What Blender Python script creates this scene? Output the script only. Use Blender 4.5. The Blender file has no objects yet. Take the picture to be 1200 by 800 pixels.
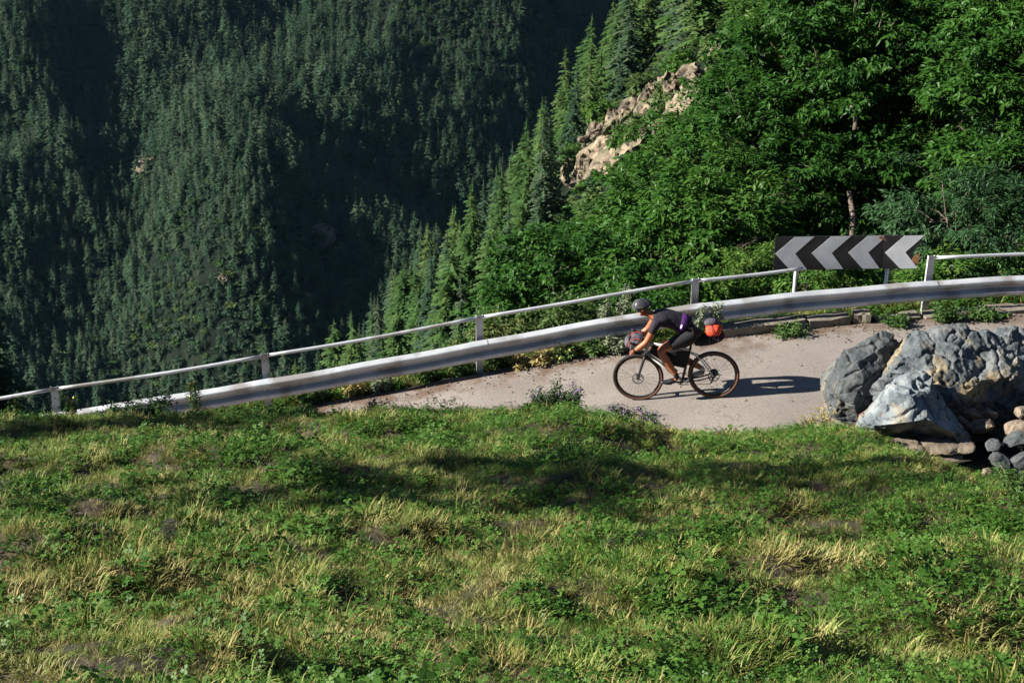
import bpy, bmesh, math, random
import numpy as np
from mathutils import Vector, Matrix, Euler
random.seed(7)
RNG = np.random.default_rng(11)
R = math.radians
S = bpy.context.scene
COL = S.collection

# ------------------------------------------------------------------ camera, sky, sun, exposure
CAM_Z = 8.5
PITCH = R(24.0)
FPX = 1667.0                      # focal length in pixels of the 1200 px wide photograph (50 mm on 36 mm)
cam_d = bpy.data.cameras.new('camera')
cam = bpy.data.objects.new('camera', cam_d); COL.objects.link(cam)
cam_d.sensor_width = 36.0; cam_d.lens = 50.0
cam_d.clip_start = 0.1; cam_d.clip_end = 6000.0
cam.location = (0, 0, CAM_Z); cam.rotation_euler = (R(90) - PITCH, 0, 0)
S.camera = cam

SUN_EL = R(27.0); SUN_AZ = R(4.0)            # light travels towards +X and a little towards +Y
light_dir = Vector((math.cos(SUN_AZ) * math.cos(SUN_EL), math.sin(SUN_AZ) * math.cos(SUN_EL), -math.sin(SUN_EL)))
sun_d = bpy.data.lights.new('sun', 'SUN'); sun_d.energy = 5.0; sun_d.angle = R(0.5); sun_d.color = (1.0, 0.955, 0.88)
sun = bpy.data.objects.new('sun', sun_d); COL.objects.link(sun)
sun.rotation_euler = light_dir.to_track_quat('-Z', 'Y').to_euler(); sun.location = (-40, -8, 40)
W = bpy.data.worlds.new('World'); S.world = W; W.use_nodes = True
nt = W.node_tree; bg = nt.nodes['Background']
sky = nt.nodes.new('ShaderNodeTexSky'); sky.sky_type = 'NISHITA'; sky.sun_disc = False
sky.sun_elevation = SUN_EL; sky.sun_rotation = math.atan2(-light_dir.x, -light_dir.y)
sky.altitude = 1800; sky.air_density = 0.65; sky.dust_density = 0.15; sky.ozone_density = 1.5
nt.links.new(sky.outputs[0], bg.inputs[0]); bg.inputs[1].default_value = 0.05
S.view_settings.view_transform = 'Standard'; S.view_settings.look = 'None'
S.view_settings.exposure = 1.25; S.view_settings.gamma = 1.0
S.cycles.max_bounces = 6; S.cycles.diffuse_bounces = 1; S.cycles.glossy_bounces = 2; S.cycles.transmission_bounces = 3
S.cycles.transparent_max_bounces = 8; S.cycles.volume_bounces = 0; S.cycles.caustics_reflective = False; S.cycles.caustics_refractive = False

# ------------------------------------------------------------------ small helpers
def at(px, py, d):
    """World point seen at a pixel of the photograph, at depth d along the lens axis."""
    x = (px - 600.0) / FPX * d; u = (400.0 - py) / FPX * d
    return Vector((x, d * math.cos(PITCH) + u * math.sin(PITCH), CAM_Z - d * math.sin(PITCH) + u * math.cos(PITCH)))

def hit(px, py, fn, lo=4.0, hi=1500.0, n=600):
    """First point along the pixel's ray that lies on the height field fn(x, y)."""
    p0 = at(px, py, 1.0); c = Vector((0, 0, CAM_Z)); v = p0 - c
    ds = np.geomspace(lo, hi, n)
    xs = c.x + v.x * ds; ys = c.y + v.y * ds; zs = c.z + v.z * ds
    g = fn(xs, ys)
    k = np.argmax(zs < g)
    if not (zs < g).any(): return None
    a, b = ds[max(k - 1, 0)], ds[k]
    for _ in range(24):
        m = (a + b) / 2
        if c.z + v.z * m < fn(np.array([c.x + v.x * m]), np.array([c.y + v.y * m]))[0]: b = m
        else: a = m
    return c + v * b

def tag(o, label=None, cat=None, group=None, kind=None):
    if label: o['label'] = label
    if cat: o['category'] = cat
    if group: o['group'] = group
    if kind: o['kind'] = kind
    return o

def empty(name, loc=(0, 0, 0), rot=(0, 0, 0)):
    o = bpy.data.objects.new(name, None); COL.objects.link(o)
    o.location = loc; o.rotation_euler = rot; o.empty_display_size = 0.2
    return o

def link(name, me, mats=(), parent=None, loc=None, smooth=False):
    for m in mats: me.materials.append(m)
    if smooth: me.polygons.foreach_set('use_smooth', np.ones(len(me.polygons), bool))
    o = bpy.data.objects.new(name, me); COL.objects.link(o)
    if parent is not None: o.parent = parent
    if loc is not None: o.location = loc
    return o

def np_mesh(name, V, F, mi=None, attr=None):
    """Mesh from numpy: V (n,3), F (m,3|4) one polygon size, mi material index per face, attr {name: per-vertex float}."""
    me = bpy.data.meshes.new(name)
    V = np.asarray(V, np.float32); F = np.asarray(F, np.int32); k = F.shape[1]
    me.vertices.add(len(V)); me.vertices.foreach_set('co', V.ravel())
    me.loops.add(F.size); me.loops.foreach_set('vertex_index', F.ravel())
    me.polygons.add(len(F)); me.polygons.foreach_set('loop_start', np.arange(0, F.size, k, dtype=np.int32))
    if mi is not None: me.polygons.foreach_set('material_index', np.asarray(mi, np.int32))
    me.update(calc_edges=True)
    if attr:
        for n_, a in attr.items():
            at_ = me.attributes.new(n_, 'FLOAT', 'POINT'); at_.data.foreach_set('value', np.asarray(a, np.float32).ravel())
    return me

class MB:
    """Collects boxes, tubes and lathes and links them as one mesh object."""
    def __init__(s): s.V = []; s.F = []; s.M = []
    def add(s, vs, fs, m=0):
        o = len(s.V); s.V += [tuple(v) for v in vs]; s.F += [tuple(i + o for i in f) for f in fs]; s.M += [m] * len(fs); return s
    def box(s, c, size, rot=None, m=0):
        hx, hy, hz = size[0] / 2, size[1] / 2, size[2] / 2; c = Vector(c)
        vs = [Vector((x, y, z)) for x in (-hx, hx) for y in (-hy, hy) for z in (-hz, hz)]
        if rot is not None: vs = [rot @ v for v in vs]
        return s.add([v + c for v in vs], [(0, 1, 3, 2), (4, 6, 7, 5), (0, 4, 5, 1), (2, 3, 7, 6), (0, 2, 6, 4), (1, 5, 7, 3)], m)
    def tube(s, pts, r, n=8, cap=True, m=0, closed=False):
        pts = [Vector(p) for p in pts]; k = len(pts)
        rs = r if hasattr(r, '__len__') else [r] * k
        base = len(s.V); up = None
        for i, p in enumerate(pts):
            if closed: t = (pts[(i + 1) % k] - pts[i - 1]).normalized()
            else: t = (pts[min(i + 1, k - 1)] - pts[max(i - 1, 0)]).normalized()
            if up is None:
                up = Vector((0, 0, 1)) if abs(t.z) < 0.9 else Vector((1, 0, 0))
            a = t.cross(up).normalized(); b = a.cross(t).normalized(); up = b
            for j in range(n):
                w = 2 * math.pi * j / n
                s.V.append(tuple(p + a * (math.cos(w) * rs[i]) + b * (math.sin(w) * rs[i])))
        for i in range(k if closed else k - 1):
            i2 = (i + 1) % k
            for j in range(n):
                j2 = (j + 1) % n
                s.F.append((base + i * n + j, base + i * n + j2, base + i2 * n + j2, base + i2 * n + j)); s.M.append(m)
        if cap and not closed:
            s.F.append(tuple(base + j for j in range(n))[::-1]); s.M.append(m)
            s.F.append(tuple(base + (k - 1) * n + j for j in range(n))); s.M.append(m)
        return s
    def sweep(s, prof, path, frames, m=0, cap=True):
        """prof: list of (a, b); frames: per path point (axis a, axis b)."""
        base = len(s.V); n = len(prof); k = len(path)
        for p, (A, B) in zip(path, frames):
            for a, b in prof: s.V.append(tuple(Vector(p) + A * a + B * b))
        for i in range(k - 1):
            for j in range(n):
                j2 = (j + 1) % n
                s.F.append((base + i * n + j, base + i * n + j2, base + (i + 1) * n + j2, base + (i + 1) * n + j)); s.M.append(m)
        if cap:
            s.F.append(tuple(base + j for j in range(n))[::-1]); s.M.append(m)
            s.F.append(tuple(base + (k - 1) * n + j for j in range(n))); s.M.append(m)
        return s
    def build(s, name, mats, parent=None, loc=None, smooth=False, bevel=0):
        me = bpy.data.meshes.new(name); me.from_pydata(s.V, [], s.F)
        if not isinstance(mats, (list, tuple)): mats = [mats]
        o = link(name, me, mats, parent, loc)
        me.polygons.foreach_set('material_index', s.M)
        if smooth: me.polygons.foreach_set('use_smooth', [True] * len(me.polygons))
        bm = bmesh.new(); bm.from_mesh(me); bmesh.ops.recalc_face_normals(bm, faces=bm.faces); bm.to_mesh(me); bm.free()
        if bevel:
            b = o.modifiers.new('bevel', 'BEVEL'); b.width = bevel; b.segments = 2
        return o

ORD = 'first second third fourth fifth sixth seventh eighth ninth tenth eleventh twelfth thirteenth fourteenth fifteenth sixteenth seventeenth eighteenth nineteenth twentieth'.split()
def nth(i):
    if i < 20: return ORD[i]
    t = {2: 'twenty', 3: 'thirty', 4: 'forty', 5: 'fifty', 6: 'sixty', 7: 'seventy', 8: 'eighty', 9: 'ninety'}[(i + 1) // 10]
    return t + '-' + ORD[(i + 1) % 10 - 1] if (i + 1) % 10 else t[:-1] + 'ieth'
# value noise, vectorised
def _hash(ix, iy, seed):
    h = (ix.astype(np.int64) * 374761393 + iy.astype(np.int64) * 668265263 + seed * 1442695041) & 0xFFFFFFFF
    h = ((h ^ (h >> 13)) * 1274126177) & 0xFFFFFFFF
    return ((h ^ (h >> 16)) & 0xFFFF) / 65535.0
def vnoise(x, y, seed=0):
    ix = np.floor(x); iy = np.floor(y); fx = x - ix; fy = y - iy
    fx = fx * fx * (3 - 2 * fx); fy = fy * fy * (3 - 2 * fy)
    a = _hash(ix, iy, seed); b = _hash(ix + 1, iy, seed); c = _hash(ix, iy + 1, seed); d = _hash(ix + 1, iy + 1, seed)
    return (a * (1 - fx) + b * fx) * (1 - fy) + (c * (1 - fx) + d * fx) * fy - 0.5
def fbm(x, y, seed=0, octv=4):
    r = 0; a = 1.0
    for i in range(octv):
        r = r + a * vnoise(x * 2 ** i + 17.3 * i, y * 2 ** i - 9.1 * i, seed + i); a *= 0.5
    return r
def sstep(a, b, x):
    t = np.clip((x - a) / (b - a), 0, 1); return t * t * (3 - 2 * t)

# ------------------------------------------------------------------ materials
def nodes_of(m): return m.node_tree.nodes, m.node_tree.links
def mat(name, c1, c2=None, scale=5.0, rough=0.7, metal=0.0, bump=0.0, bscale=None, detail=4.0, c3=None, s3=1.0, coord='Object', spec=None, lo=0.35, hi=0.65):
    m = bpy.data.materials.new(name); m.use_nodes = True
    N, L = nodes_of(m); p = N['Principled BSDF']
    p.inputs['Roughness'].default_value = rough; p.inputs['Metallic'].default_value = metal
    if spec is not None: p.inputs['Specular IOR Level'].default_value = spec
    tc = N.new('ShaderNodeTexCoord')
    if c2 is None: p.inputs['Base Color'].default_value = (*c1, 1)
    else:
        nz = N.new('ShaderNodeTexNoise'); nz.inputs['Scale'].default_value = scale; nz.inputs['Detail'].default_value = detail
        L.new(tc.outputs[coord], nz.inputs['Vector'])
        cr = N.new('ShaderNodeValToRGB'); cr.color_ramp.elements[0].position = lo; cr.color_ramp.elements[1].position = hi
        cr.color_ramp.elements[0].color = (*c1, 1); cr.color_ramp.elements[1].color = (*c2, 1)
        L.new(nz.outputs['Fac'], cr.inputs['Fac']); out = cr.outputs['Color']
        if c3 is not None:
            n3 = N.new('ShaderNodeTexNoise'); n3.inputs['Scale'].default_value = s3; n3.inputs['Detail'].default_value = 5
            L.new(tc.outputs[coord], n3.inputs['Vector'])
            r3 = N.new('ShaderNodeValToRGB'); r3.color_ramp.elements[0].position = 0.52; r3.color_ramp.elements[1].position = 0.62
            L.new(n3.outputs['Fac'], r3.inputs['Fac'])
            mx = N.new('ShaderNodeMix'); mx.data_type = 'RGBA'
            L.new(r3.outputs['Color'], mx.inputs['Factor']); L.new(out, mx.inputs['A']); mx.inputs['B'].default_value = (*c3, 1)
            out = mx.outputs['Result']
        L.new(out, p.inputs['Base Color'])
    if bump:
        nb = N.new('ShaderNodeTexNoise'); nb.inputs['Scale'].default_value = bscale or scale * 4; nb.inputs['Detail'].default_value = 6
        L.new(tc.outputs[coord], nb.inputs['Vector'])
        b = N.new('ShaderNodeBump'); b.inputs['Strength'].default_value = bump; b.inputs['Distance'].default_value = 0.02
        L.new(nb.outputs['Fac'], b.inputs['Height']); L.new(b.outputs['Normal'], p.inputs['Normal'])
    return m

def leaf_mat(name, cols, rough=0.5, trans=0.25, tint=None, pscale=None, pcol=None, patch_lo=0.45, patch_hi=0.6):
    """Foliage: colour picked per vertex attribute 'tint' from a ramp, shifted per object or copy, with optional
    second ramp taking over in patches of the place."""
    m = bpy.data.materials.new(name); m.use_nodes = True
    N, L = nodes_of(m); p = N['Principled BSDF']; p.inputs['Roughness'].default_value = rough
    p.inputs['Specular IOR Level'].default_value = 0.2
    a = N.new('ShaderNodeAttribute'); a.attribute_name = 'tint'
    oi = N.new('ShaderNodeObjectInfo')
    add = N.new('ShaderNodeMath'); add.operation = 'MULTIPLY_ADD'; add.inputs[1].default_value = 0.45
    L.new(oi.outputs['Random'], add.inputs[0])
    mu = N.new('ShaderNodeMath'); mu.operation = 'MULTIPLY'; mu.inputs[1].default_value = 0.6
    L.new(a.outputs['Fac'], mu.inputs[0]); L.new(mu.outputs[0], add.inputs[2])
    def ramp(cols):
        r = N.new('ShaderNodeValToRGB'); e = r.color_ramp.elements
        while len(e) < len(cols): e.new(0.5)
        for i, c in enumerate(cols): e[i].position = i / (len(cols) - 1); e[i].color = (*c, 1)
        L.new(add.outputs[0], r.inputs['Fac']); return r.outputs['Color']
    out = ramp(cols)
    if pcol:
        g = N.new('ShaderNodeNewGeometry')
        nz = N.new('ShaderNodeTexNoise'); nz.inputs['Scale'].default_value = pscale; nz.inputs['Detail'].default_value = 4
        nz.inputs['Roughness'].default_value = 0.65
        L.new(g.outputs['Position'], nz.inputs['Vector'])
        rr = N.new('ShaderNodeMapRange'); rr.inputs['From Min'].default_value = patch_lo; rr.inputs['From Max'].default_value = patch_hi
        L.new(nz.outputs['Fac'], rr.inputs['Value'])
        mx = N.new('ShaderNodeMix'); mx.data_type = 'RGBA'
        L.new(rr.outputs[0], mx.inputs['Factor']); L.new(out, mx.inputs['A']); L.new(ramp(pcol), mx.inputs['B'])
        out = mx.outputs['Result']
    L.new(out, p.inputs['Base Color'])
    if trans:
        tr = N.new('ShaderNodeBsdfTranslucent'); ms = N.new('ShaderNodeMixShader'); ms.inputs[0].default_value = trans
        L.new(out, tr.inputs['Color']); L.new(p.outputs[0], ms.inputs[1]); L.new(tr.outputs[0], ms.inputs[2])
        L.new(ms.outputs[0], N['Material Output'].inputs['Surface'])
    return m

M = {}
M['metal'] = mat('galvanised_steel', (0.50, 0.52, 0.54), (0.66, 0.68, 0.70), scale=3.0, rough=0.5, metal=0.25, bump=0.05, bscale=60, c3=(0.36, 0.34, 0.32), s3=1.7)
M['rust'] = mat('rust', (0.25, 0.10, 0.04), (0.42, 0.2, 0.09), scale=20, rough=0.9)
M['black'] = mat('black_plastic', (0.012, 0.012, 0.014), rough=0.45)
M['rubber'] = mat('tyre_rubber', (0.018, 0.017, 0.017), rough=0.8)
M['tan'] = mat('tan_sidewall', (0.13, 0.055, 0.03), rough=0.7)
M['steel'] = mat('bright_steel', (0.45, 0.45, 0.46), rough=0.3, metal=1.0)
M['cream'] = mat('cream_paint', (0.62, 0.62, 0.56), rough=0.35)
M['fabric_black'] = mat('black_fabric', (0.004, 0.004, 0.005), (0.009, 0.009, 0.011), scale=30, rough=0.85)
M['grey_fabric'] = mat('grey_purple_fabric', (0.06, 0.05, 0.065), (0.12, 0.10, 0.12), scale=14, rough=0.8)
M['orange_fabric'] = mat('orange_fabric', (0.55, 0.035, 0.012), (0.72, 0.075, 0.02), scale=16, rough=0.7, bump=0.4, bscale=25)
M['jersey'] = mat('dark_jersey', (0.006, 0.004, 0.010), (0.014, 0.009, 0.021), scale=6, rough=0.8, bump=1.0, bscale=11)
M['purple'] = mat('purple_print', (0.075, 0.012, 0.13), (0.12, 0.02, 0.19), scale=10, rough=0.75)
M['pink'] = mat('pink_print', (0.45, 0.20, 0.50), (0.7, 0.5, 0.75), scale=40, rough=0.75)
M['skin'] = mat('skin', (0.36, 0.105, 0.038), (0.45, 0.15, 0.06), scale=9, rough=0.5)
M['lip'] = mat('lips', (0.30, 0.07, 0.05), rough=0.5)
M['lens'] = mat('teal_lens', (0.01, 0.22, 0.32), rough=0.15, metal=0.3)
M['helmet'] = mat('helmet_shell', (0.035, 0.035, 0.04), rough=0.35)
M['helmet_grey'] = mat('helmet_grey', (0.07, 0.068, 0.07), rough=0.4)
M['bark'] = mat('bark', (0.07, 0.05, 0.035), (0.16, 0.12, 0.09), scale=6, rough=0.9, bump=0.6, bscale=20)
M['pale_bark'] = mat('pale_bark', (0.10, 0.075, 0.055), (0.22, 0.17, 0.13), scale=5, rough=0.9, bump=0.6, bscale=18)
M['conc'] = mat('kerb_concrete', (0.17, 0.145, 0.115), (0.28, 0.24, 0.19), scale=5, rough=0.9, bump=0.5, bscale=40, c3=(0.12, 0.12, 0.07), s3=3)
M['white_ref'] = mat('white_reflective', (0.62, 0.64, 0.66), (0.78, 0.80, 0.82), scale=4, rough=0.45)
M['sign_black'] = mat('sign_black', (0.012, 0.012, 0.014), (0.03, 0.03, 0.032), scale=7, rough=0.4)
# ------------------------------------------------------------------ road, rail line and terrain heights
_rx = np.array([-60, -30, -14, -6.5, -3.5, -0.5, 2.7, 6.2, 12, 30, 60], float)
_rz = np.array([-9.5, -4.6, -2.15, -1.17, -0.83, -0.44, 0.0, 0.19, 0.34, 0.9, 1.9], float)
def road_z(x):
    s = 0
    for o in (-1.2, -0.6, 0, 0.6, 1.2): s = s + np.interp(np.asarray(x, float) + o, _rx, _rz)
    return s / 5
_ex = np.array([-60, -30, -12, -6.49, -3.56, -0.48, 2.70, 6.22, 7.8, 14, 30, 60], float)
_ey = np.array([13, 15.5, 17.6, 18.13, 18.5, 19.0, 19.42, 19.83, 19.9, 20.2, 20.6, 21], float)
def rail_y(x):
    s = 0
    for o in (-1.5, -0.75, 0, 0.75, 1.5): s = s + np.interp(np.asarray(x, float) + o, _ex, _ey)
    return s / 5
# crest of the grass bank: pixel of the silhouette and its depth
_cr = [(-500, 500, 16.6), (-200, 496, 16.8), (0, 492, 17), (150, 492, 17), (300, 488, 17.1), (420, 487, 17.2), (560, 484, 17.3), (660, 484, 17.3), (720, 496, 17.3),
       (790, 512, 17.3), (860, 514, 17.2), (930, 507, 17.1), (985, 503, 17.0), (1060, 548, 16.3), (1200, 566, 16.0), (1400, 570, 15.9), (1900, 570, 15.9)]
_cp = [at(*c) for c in _cr]
_cx = np.array([p.x for p in _cp]); _cy = np.array([p.y for p in _cp]); _cz = np.array([p.z for p in _cp])
def bank_z(x, y):
    yc = np.interp(x, _cx, _cy); zc = np.interp(x, _cx, _cz)
    t = (yc - y) / yc
    z = zc + (6.75 - zc) * t
    # rounded crest, then down to the road edge
    over = np.maximum(y - yc, 0)
    z = np.where(y > yc, zc - 0.42 * over - 0.55 * over ** 2, z)
    fade = sstep(0.0, 1.5, yc - y)
    rel = 0.20 * fbm(x * 0.42, y * 0.75, 3, 3) + 0.19 * fbm(x * 1.5, y * 2.1, 9, 3)
    terr = 0.10 * np.sin(y * 1.9 + 1.3 * fbm(x * 0.3, y * 0.3, 5, 2) * 3 + x * 0.35)
    return z + (rel + terr) * fade * 1.0 + 0.05 * fbm(x * 1.5, y * 1.5, 21, 2) * (1 - fade)
def near_z(x, y):
    x = np.asarray(x, float); y = np.asarray(y, float)
    rz = road_z(x); ry = rail_y(x)
    b = bank_z(x, y)
    inner = np.maximum(b, rz - 0.05 + 0 * y)
    out = rz - 0.05 + 0.05 * fbm(x * 2, y * 2, 31, 2) - 0.95 * np.maximum(y - ry - 0.35, 0)
    return np.where(y < ry + 0.35, inner, out)
_px = np.array([-220, -60, -27, -20, -6, 4, 14, 30, 60, 200], float)
_pz = np.array([-190, -135, -104, -93, -82, -68, -50, -30, -5, 70], float)   # spur profile at Y = 230
def spur_z(x, y):
    off = np.interp(y, [0, 20, 90, 230, 300, 400], [-8, -8, -7, 0, 14, 60])
    zz = np.interp(x - off, _px, _pz)
    lift = np.interp(y, [0, 20, 90, 230, 260, 400, 1200], [28, 30, 22, 0, -12, -110, -700])
    rough = np.interp(y, [20, 60, 120], [0.3, 1.0, 1.6])
    return zz + lift + rough * (6.0 * fbm(x / 26, y / 40, 41, 4))
def far_z(x, y):
    wx = x + 60 * fbm(x / 260, y / 260, 51, 3); wy = y + 60 * fbm(x / 240, y / 240, 61, 3)
    base = -262 + 0.46 * (y - 520)
    base = np.where(y > 900, -262 + 0.46 * 380 + 0.60 * (y - 900), base)
    ridge = 24 * np.abs(np.sin((wx * 0.9 + wy * 0.35) / 58.0)) + 46 * fbm(wx / 120, wy / 170, 71, 5)
    z = base + ridge
    for (ya, xa, yb, xb, y0, y1, H_, wl, wr) in ((540, -104, 640, -136, 495, 700, 36, 70, 27), (640, -34, 800, -20, 620, 860, 22, 60, 30), (600, -205, 740, -262, 560, 800, 34, 55, 22), (540, -20, 620, -70, 500, 640, 26, 50, 24)):
        xc = xa + (y - ya) / (yb - ya) * (xb - xa) + 14 * fbm(y / 30, y * 0, 77, 2); q_ = x - xc
        z = z + H_ * np.exp(-(q_ / np.where(q_ < 0, wl, wr)) ** 2) * sstep(y0, y0 + 50, y) * (1 - sstep(y1 - 80, y1, y))
    # side valley behind the spur: the slope turns away to the right, then a farther mountain
    fall = 1.05 * np.clip(x - (12 + 0.0 * y) - 30 * fbm(y / 90, x / 300, 81, 2), 0, 90)
    rise = 0.9 * np.maximum(x - 118, 0)
    z = z - fall * sstep(560, 680, y) + np.minimum(rise, 160) * sstep(560, 680, y)
    return np.maximum(z, -300)
def land_z(x, y):
    x = np.asarray(x, float); y = np.asarray(y, float)
    n = near_z(x, y)
    hill = np.maximum(spur_z(x, y), far_z(x, y))
    # embankment falls until it meets the hillside
    return np.where(y < rail_y(x) + 0.4, n, np.maximum(n, hill))

def grid_sheet(name, xs, ys, fn, mats, skirt=None):
    X, Y = np.meshgrid(xs, ys); Z = fn(X, Y)
    V = np.stack([X.ravel(), Y.ravel(), Z.ravel()], 1)
    nx, ny = len(xs), len(ys); i = (np.arange(ny - 1)[:, None] * nx + np.arange(nx - 1)[None]).ravel()
    F = np.stack([i, i + 1, i + nx + 1, i + nx], 1)
    return link(name, np_mesh(name, V, F), mats, smooth=True)

def soil_mat():
    m = mat('bank_soil', (0.028, 0.022, 0.012), (0.085, 0.060, 0.034), scale=7, rough=0.95, bump=0.8, bscale=30, c3=(0.03, 0.028, 0.014), s3=1.4)
    return m
M['soil'] = soil_mat()
M['under'] = mat('shaded_forest_floor', (0.004, 0.008, 0.005), (0.009, 0.015, 0.008), scale=0.35, rough=0.95, bump=0.6, bscale=2.0, c3=(0.014, 0.020, 0.011), s3=0.05, spec=0.1)  # near-black: the shade under the trees is put into the floor colour
M['rockface'] = mat('mountain_rock', (0.06, 0.045, 0.032), (0.30, 0.235, 0.15), scale=0.45, detail=12.0, rough=0.9, bump=1.0, bscale=1.2, c3=(0.045, 0.065, 0.02), s3=0.22, lo=.38, hi=.6)

xs = np.concatenate([np.linspace(-60, -12, 50)[:-1], np.linspace(-12, 13, 251), np.linspace(13, 60, 50)[1:]])
ys = np.concatenate([np.linspace(-12, 3, 20)[:-1], np.linspace(3, 24, 240)])
tag(grid_sheet('ground', xs, ys, land_z, [M['soil']]), kind='structure')
xs = np.concatenate([np.linspace(-420, -60, 70)[:-1], np.linspace(-60, 90, 150), np.linspace(90, 420, 60)[1:]])
ys = np.concatenate([np.linspace(24, 110, 90)[:-1], np.linspace(110, 420, 110)])
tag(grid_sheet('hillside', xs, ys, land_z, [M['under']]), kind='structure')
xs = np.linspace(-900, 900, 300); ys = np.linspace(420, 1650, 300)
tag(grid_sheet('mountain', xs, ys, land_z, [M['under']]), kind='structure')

# ---- the road: one sheet, its far edge ragged, its near edge running under the bank
def road_mat():
    m = bpy.data.materials.new('worn_asphalt'); m.use_nodes = True
    N, L = nodes_of(m); p = N['Principled BSDF']; p.inputs['Roughness'].default_value = 0.9
    p.inputs['Specular IOR Level'].default_value = 0.25
    tc = N.new('ShaderNodeTexCoord')
    def noise(s, d=4, r=0.5):
        n = N.new('ShaderNodeTexNoise'); n.inputs['Scale'].default_value = s; n.inputs['Detail'].default_value = d; n.inputs['Roughness'].default_value = r
        L.new(tc.outputs['Object'], n.inputs['Vector']); return n.outputs['Fac']
    def ramp(f, a, b, c1, c2):
        r = N.new('ShaderNodeValToRGB'); r.color_ramp.elements[0].position = a; r.color_ramp.elements[1].position = b
        r.color_ramp.elements[0].color = (*c1, 1); r.color_ramp.elements[1].color = (*c2, 1); L.new(f, r.inputs['Fac']); return r.outputs['Color']
    def mix(f, a, b, mode='MIX'):
        x = N.new('ShaderNodeMix'); x.data_type = 'RGBA'; x.blend_type = mode
        if hasattr(f, 'default_value') or not isinstance(f, float): L.new(f, x.inputs['Factor'])
        else: x.inputs['Factor'].default_value = f
        for s_, k in ((a, 'A'), (b, 'B')):
            if isinstance(s_, tuple): x.inputs[k].default_value = (*s_, 1)
            else: L.new(s_, x.inputs[k])
        return x.outputs['Result']
    base = ramp(noise(0.9, 5), 0.3, 0.7, (0.235, 0.205, 0.178), (0.315, 0.275, 0.24))
    grain = ramp(noise(38, 4, 0.8), 0.32, 0.68, (0.68, 0.68, 0.68), (1.22, 1.21, 1.2))
    c = mix(1.0, base, grain, 'MULTIPLY')
    # cracks: thin lines where two distorted noise levels cross
    for sc, w, dark in ((0.45, 0.0050, 0.85), (1.3, 0.007, 0.6)):
        n = noise(sc, 6, 0.6)
        s1 = N.new('ShaderNodeMath'); s1.operation = 'SUBTRACT'; s1.inputs[1].default_value = 0.5; L.new(n, s1.inputs[0])
        ab = N.new('ShaderNodeMath'); ab.operation = 'ABSOLUTE'; L.new(s1.outputs[0], ab.inputs[0])
        lt = N.new('ShaderNodeMapRange'); lt.inputs['From Min'].default_value = w; lt.inputs['From Max'].default_value = 0; L.new(ab.outputs[0], lt.inputs['Value'])
        g = noise(0.8, 2); gg = N.new('ShaderNodeMath'); gg.operation = 'GREATER_THAN'; gg.inputs[1].default_value = 0.47; L.new(g, gg.inputs[0])
        mm = N.new('ShaderNodeMath'); mm.operation = 'MULTIPLY'; L.new(lt.outputs[0], mm.inputs[0]); L.new(gg.outputs[0], mm.inputs[1])
        m2 = N.new('ShaderNodeMath'); m2.operation = 'MULTIPLY'; m2.inputs[1].default_value = dark; L.new(mm.outputs[0], m2.inputs[0])
        c = mix(m2.outputs[0], c, (0.05, 0.04, 0.035))
    # dirt washed along the far edge: attribute 'edge' 0..1
    a = N.new('ShaderNodeAttribute'); a.attribute_name = 'edge'
    e = N.new('ShaderNodeMath'); e.operation = 'MULTIPLY'; L.new(a.outputs['Fac'], e.inputs[0]); L.new(noise(3.5, 5), e.inputs[1])
    er = N.new('ShaderNodeMapRange'); er.inputs['From Min'].default_value = 0.28; er.inputs['From Max'].default_value = 0.5; L.new(e.outputs[0], er.inputs['Value'])
    c = mix(er.outputs[0], c, (0.15, 0.10, 0.07))
    L.new(c, p.inputs['Base Color'])
    b = N.new('ShaderNodeBump'); b.inputs['Strength'].default_value = 0.5; b.inputs['Distance'].default_value = 0.01
    L.new(noise(70, 4, 0.7), b.inputs['Height']); L.new(b.outputs['Normal'], p.inputs['Normal'])
    return m
M['road'] = road_mat()
xr = np.linspace(-30, 40, 560); n = 26
V = []; E = []
edge = rail_y(xr) - 0.12 + 0.16 * fbm(xr * 1.7, xr * 0, 91, 4)
edge = np.where(xr > 3, rail_y(xr) - 0.30 + 0.02 * fbm(xr * 2, xr * 0, 92, 3), edge)
for i in range(n):
    t = i / (n - 1); y = (edge - np.interp(xr, [3.2, 4.6, 6.6, 8.5], [7.0, 3.7, 3.9, 7.0])) * (1 - t) + edge * t
    V.append(np.stack([xr, y, road_z(xr) + 0.012 + 0.015 * fbm(xr * 0.8, y * 0.8, 95, 2) * (0 if i == n - 1 else 1)], 1)); E.append(np.clip((t - 0.80) / 0.2, 0, 1) + 0 * xr)
V = np.concatenate(V); nx = len(xr); i = (np.arange(n - 1)[:, None] * nx + np.arange(nx - 1)[None]).ravel()
tag(link('road', np_mesh('road', V, np.stack([i, i + 1, i + nx + 1, i + nx], 1), attr={'edge': np.concatenate(E)}), [M['road']], smooth=True), kind='structure')

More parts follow.
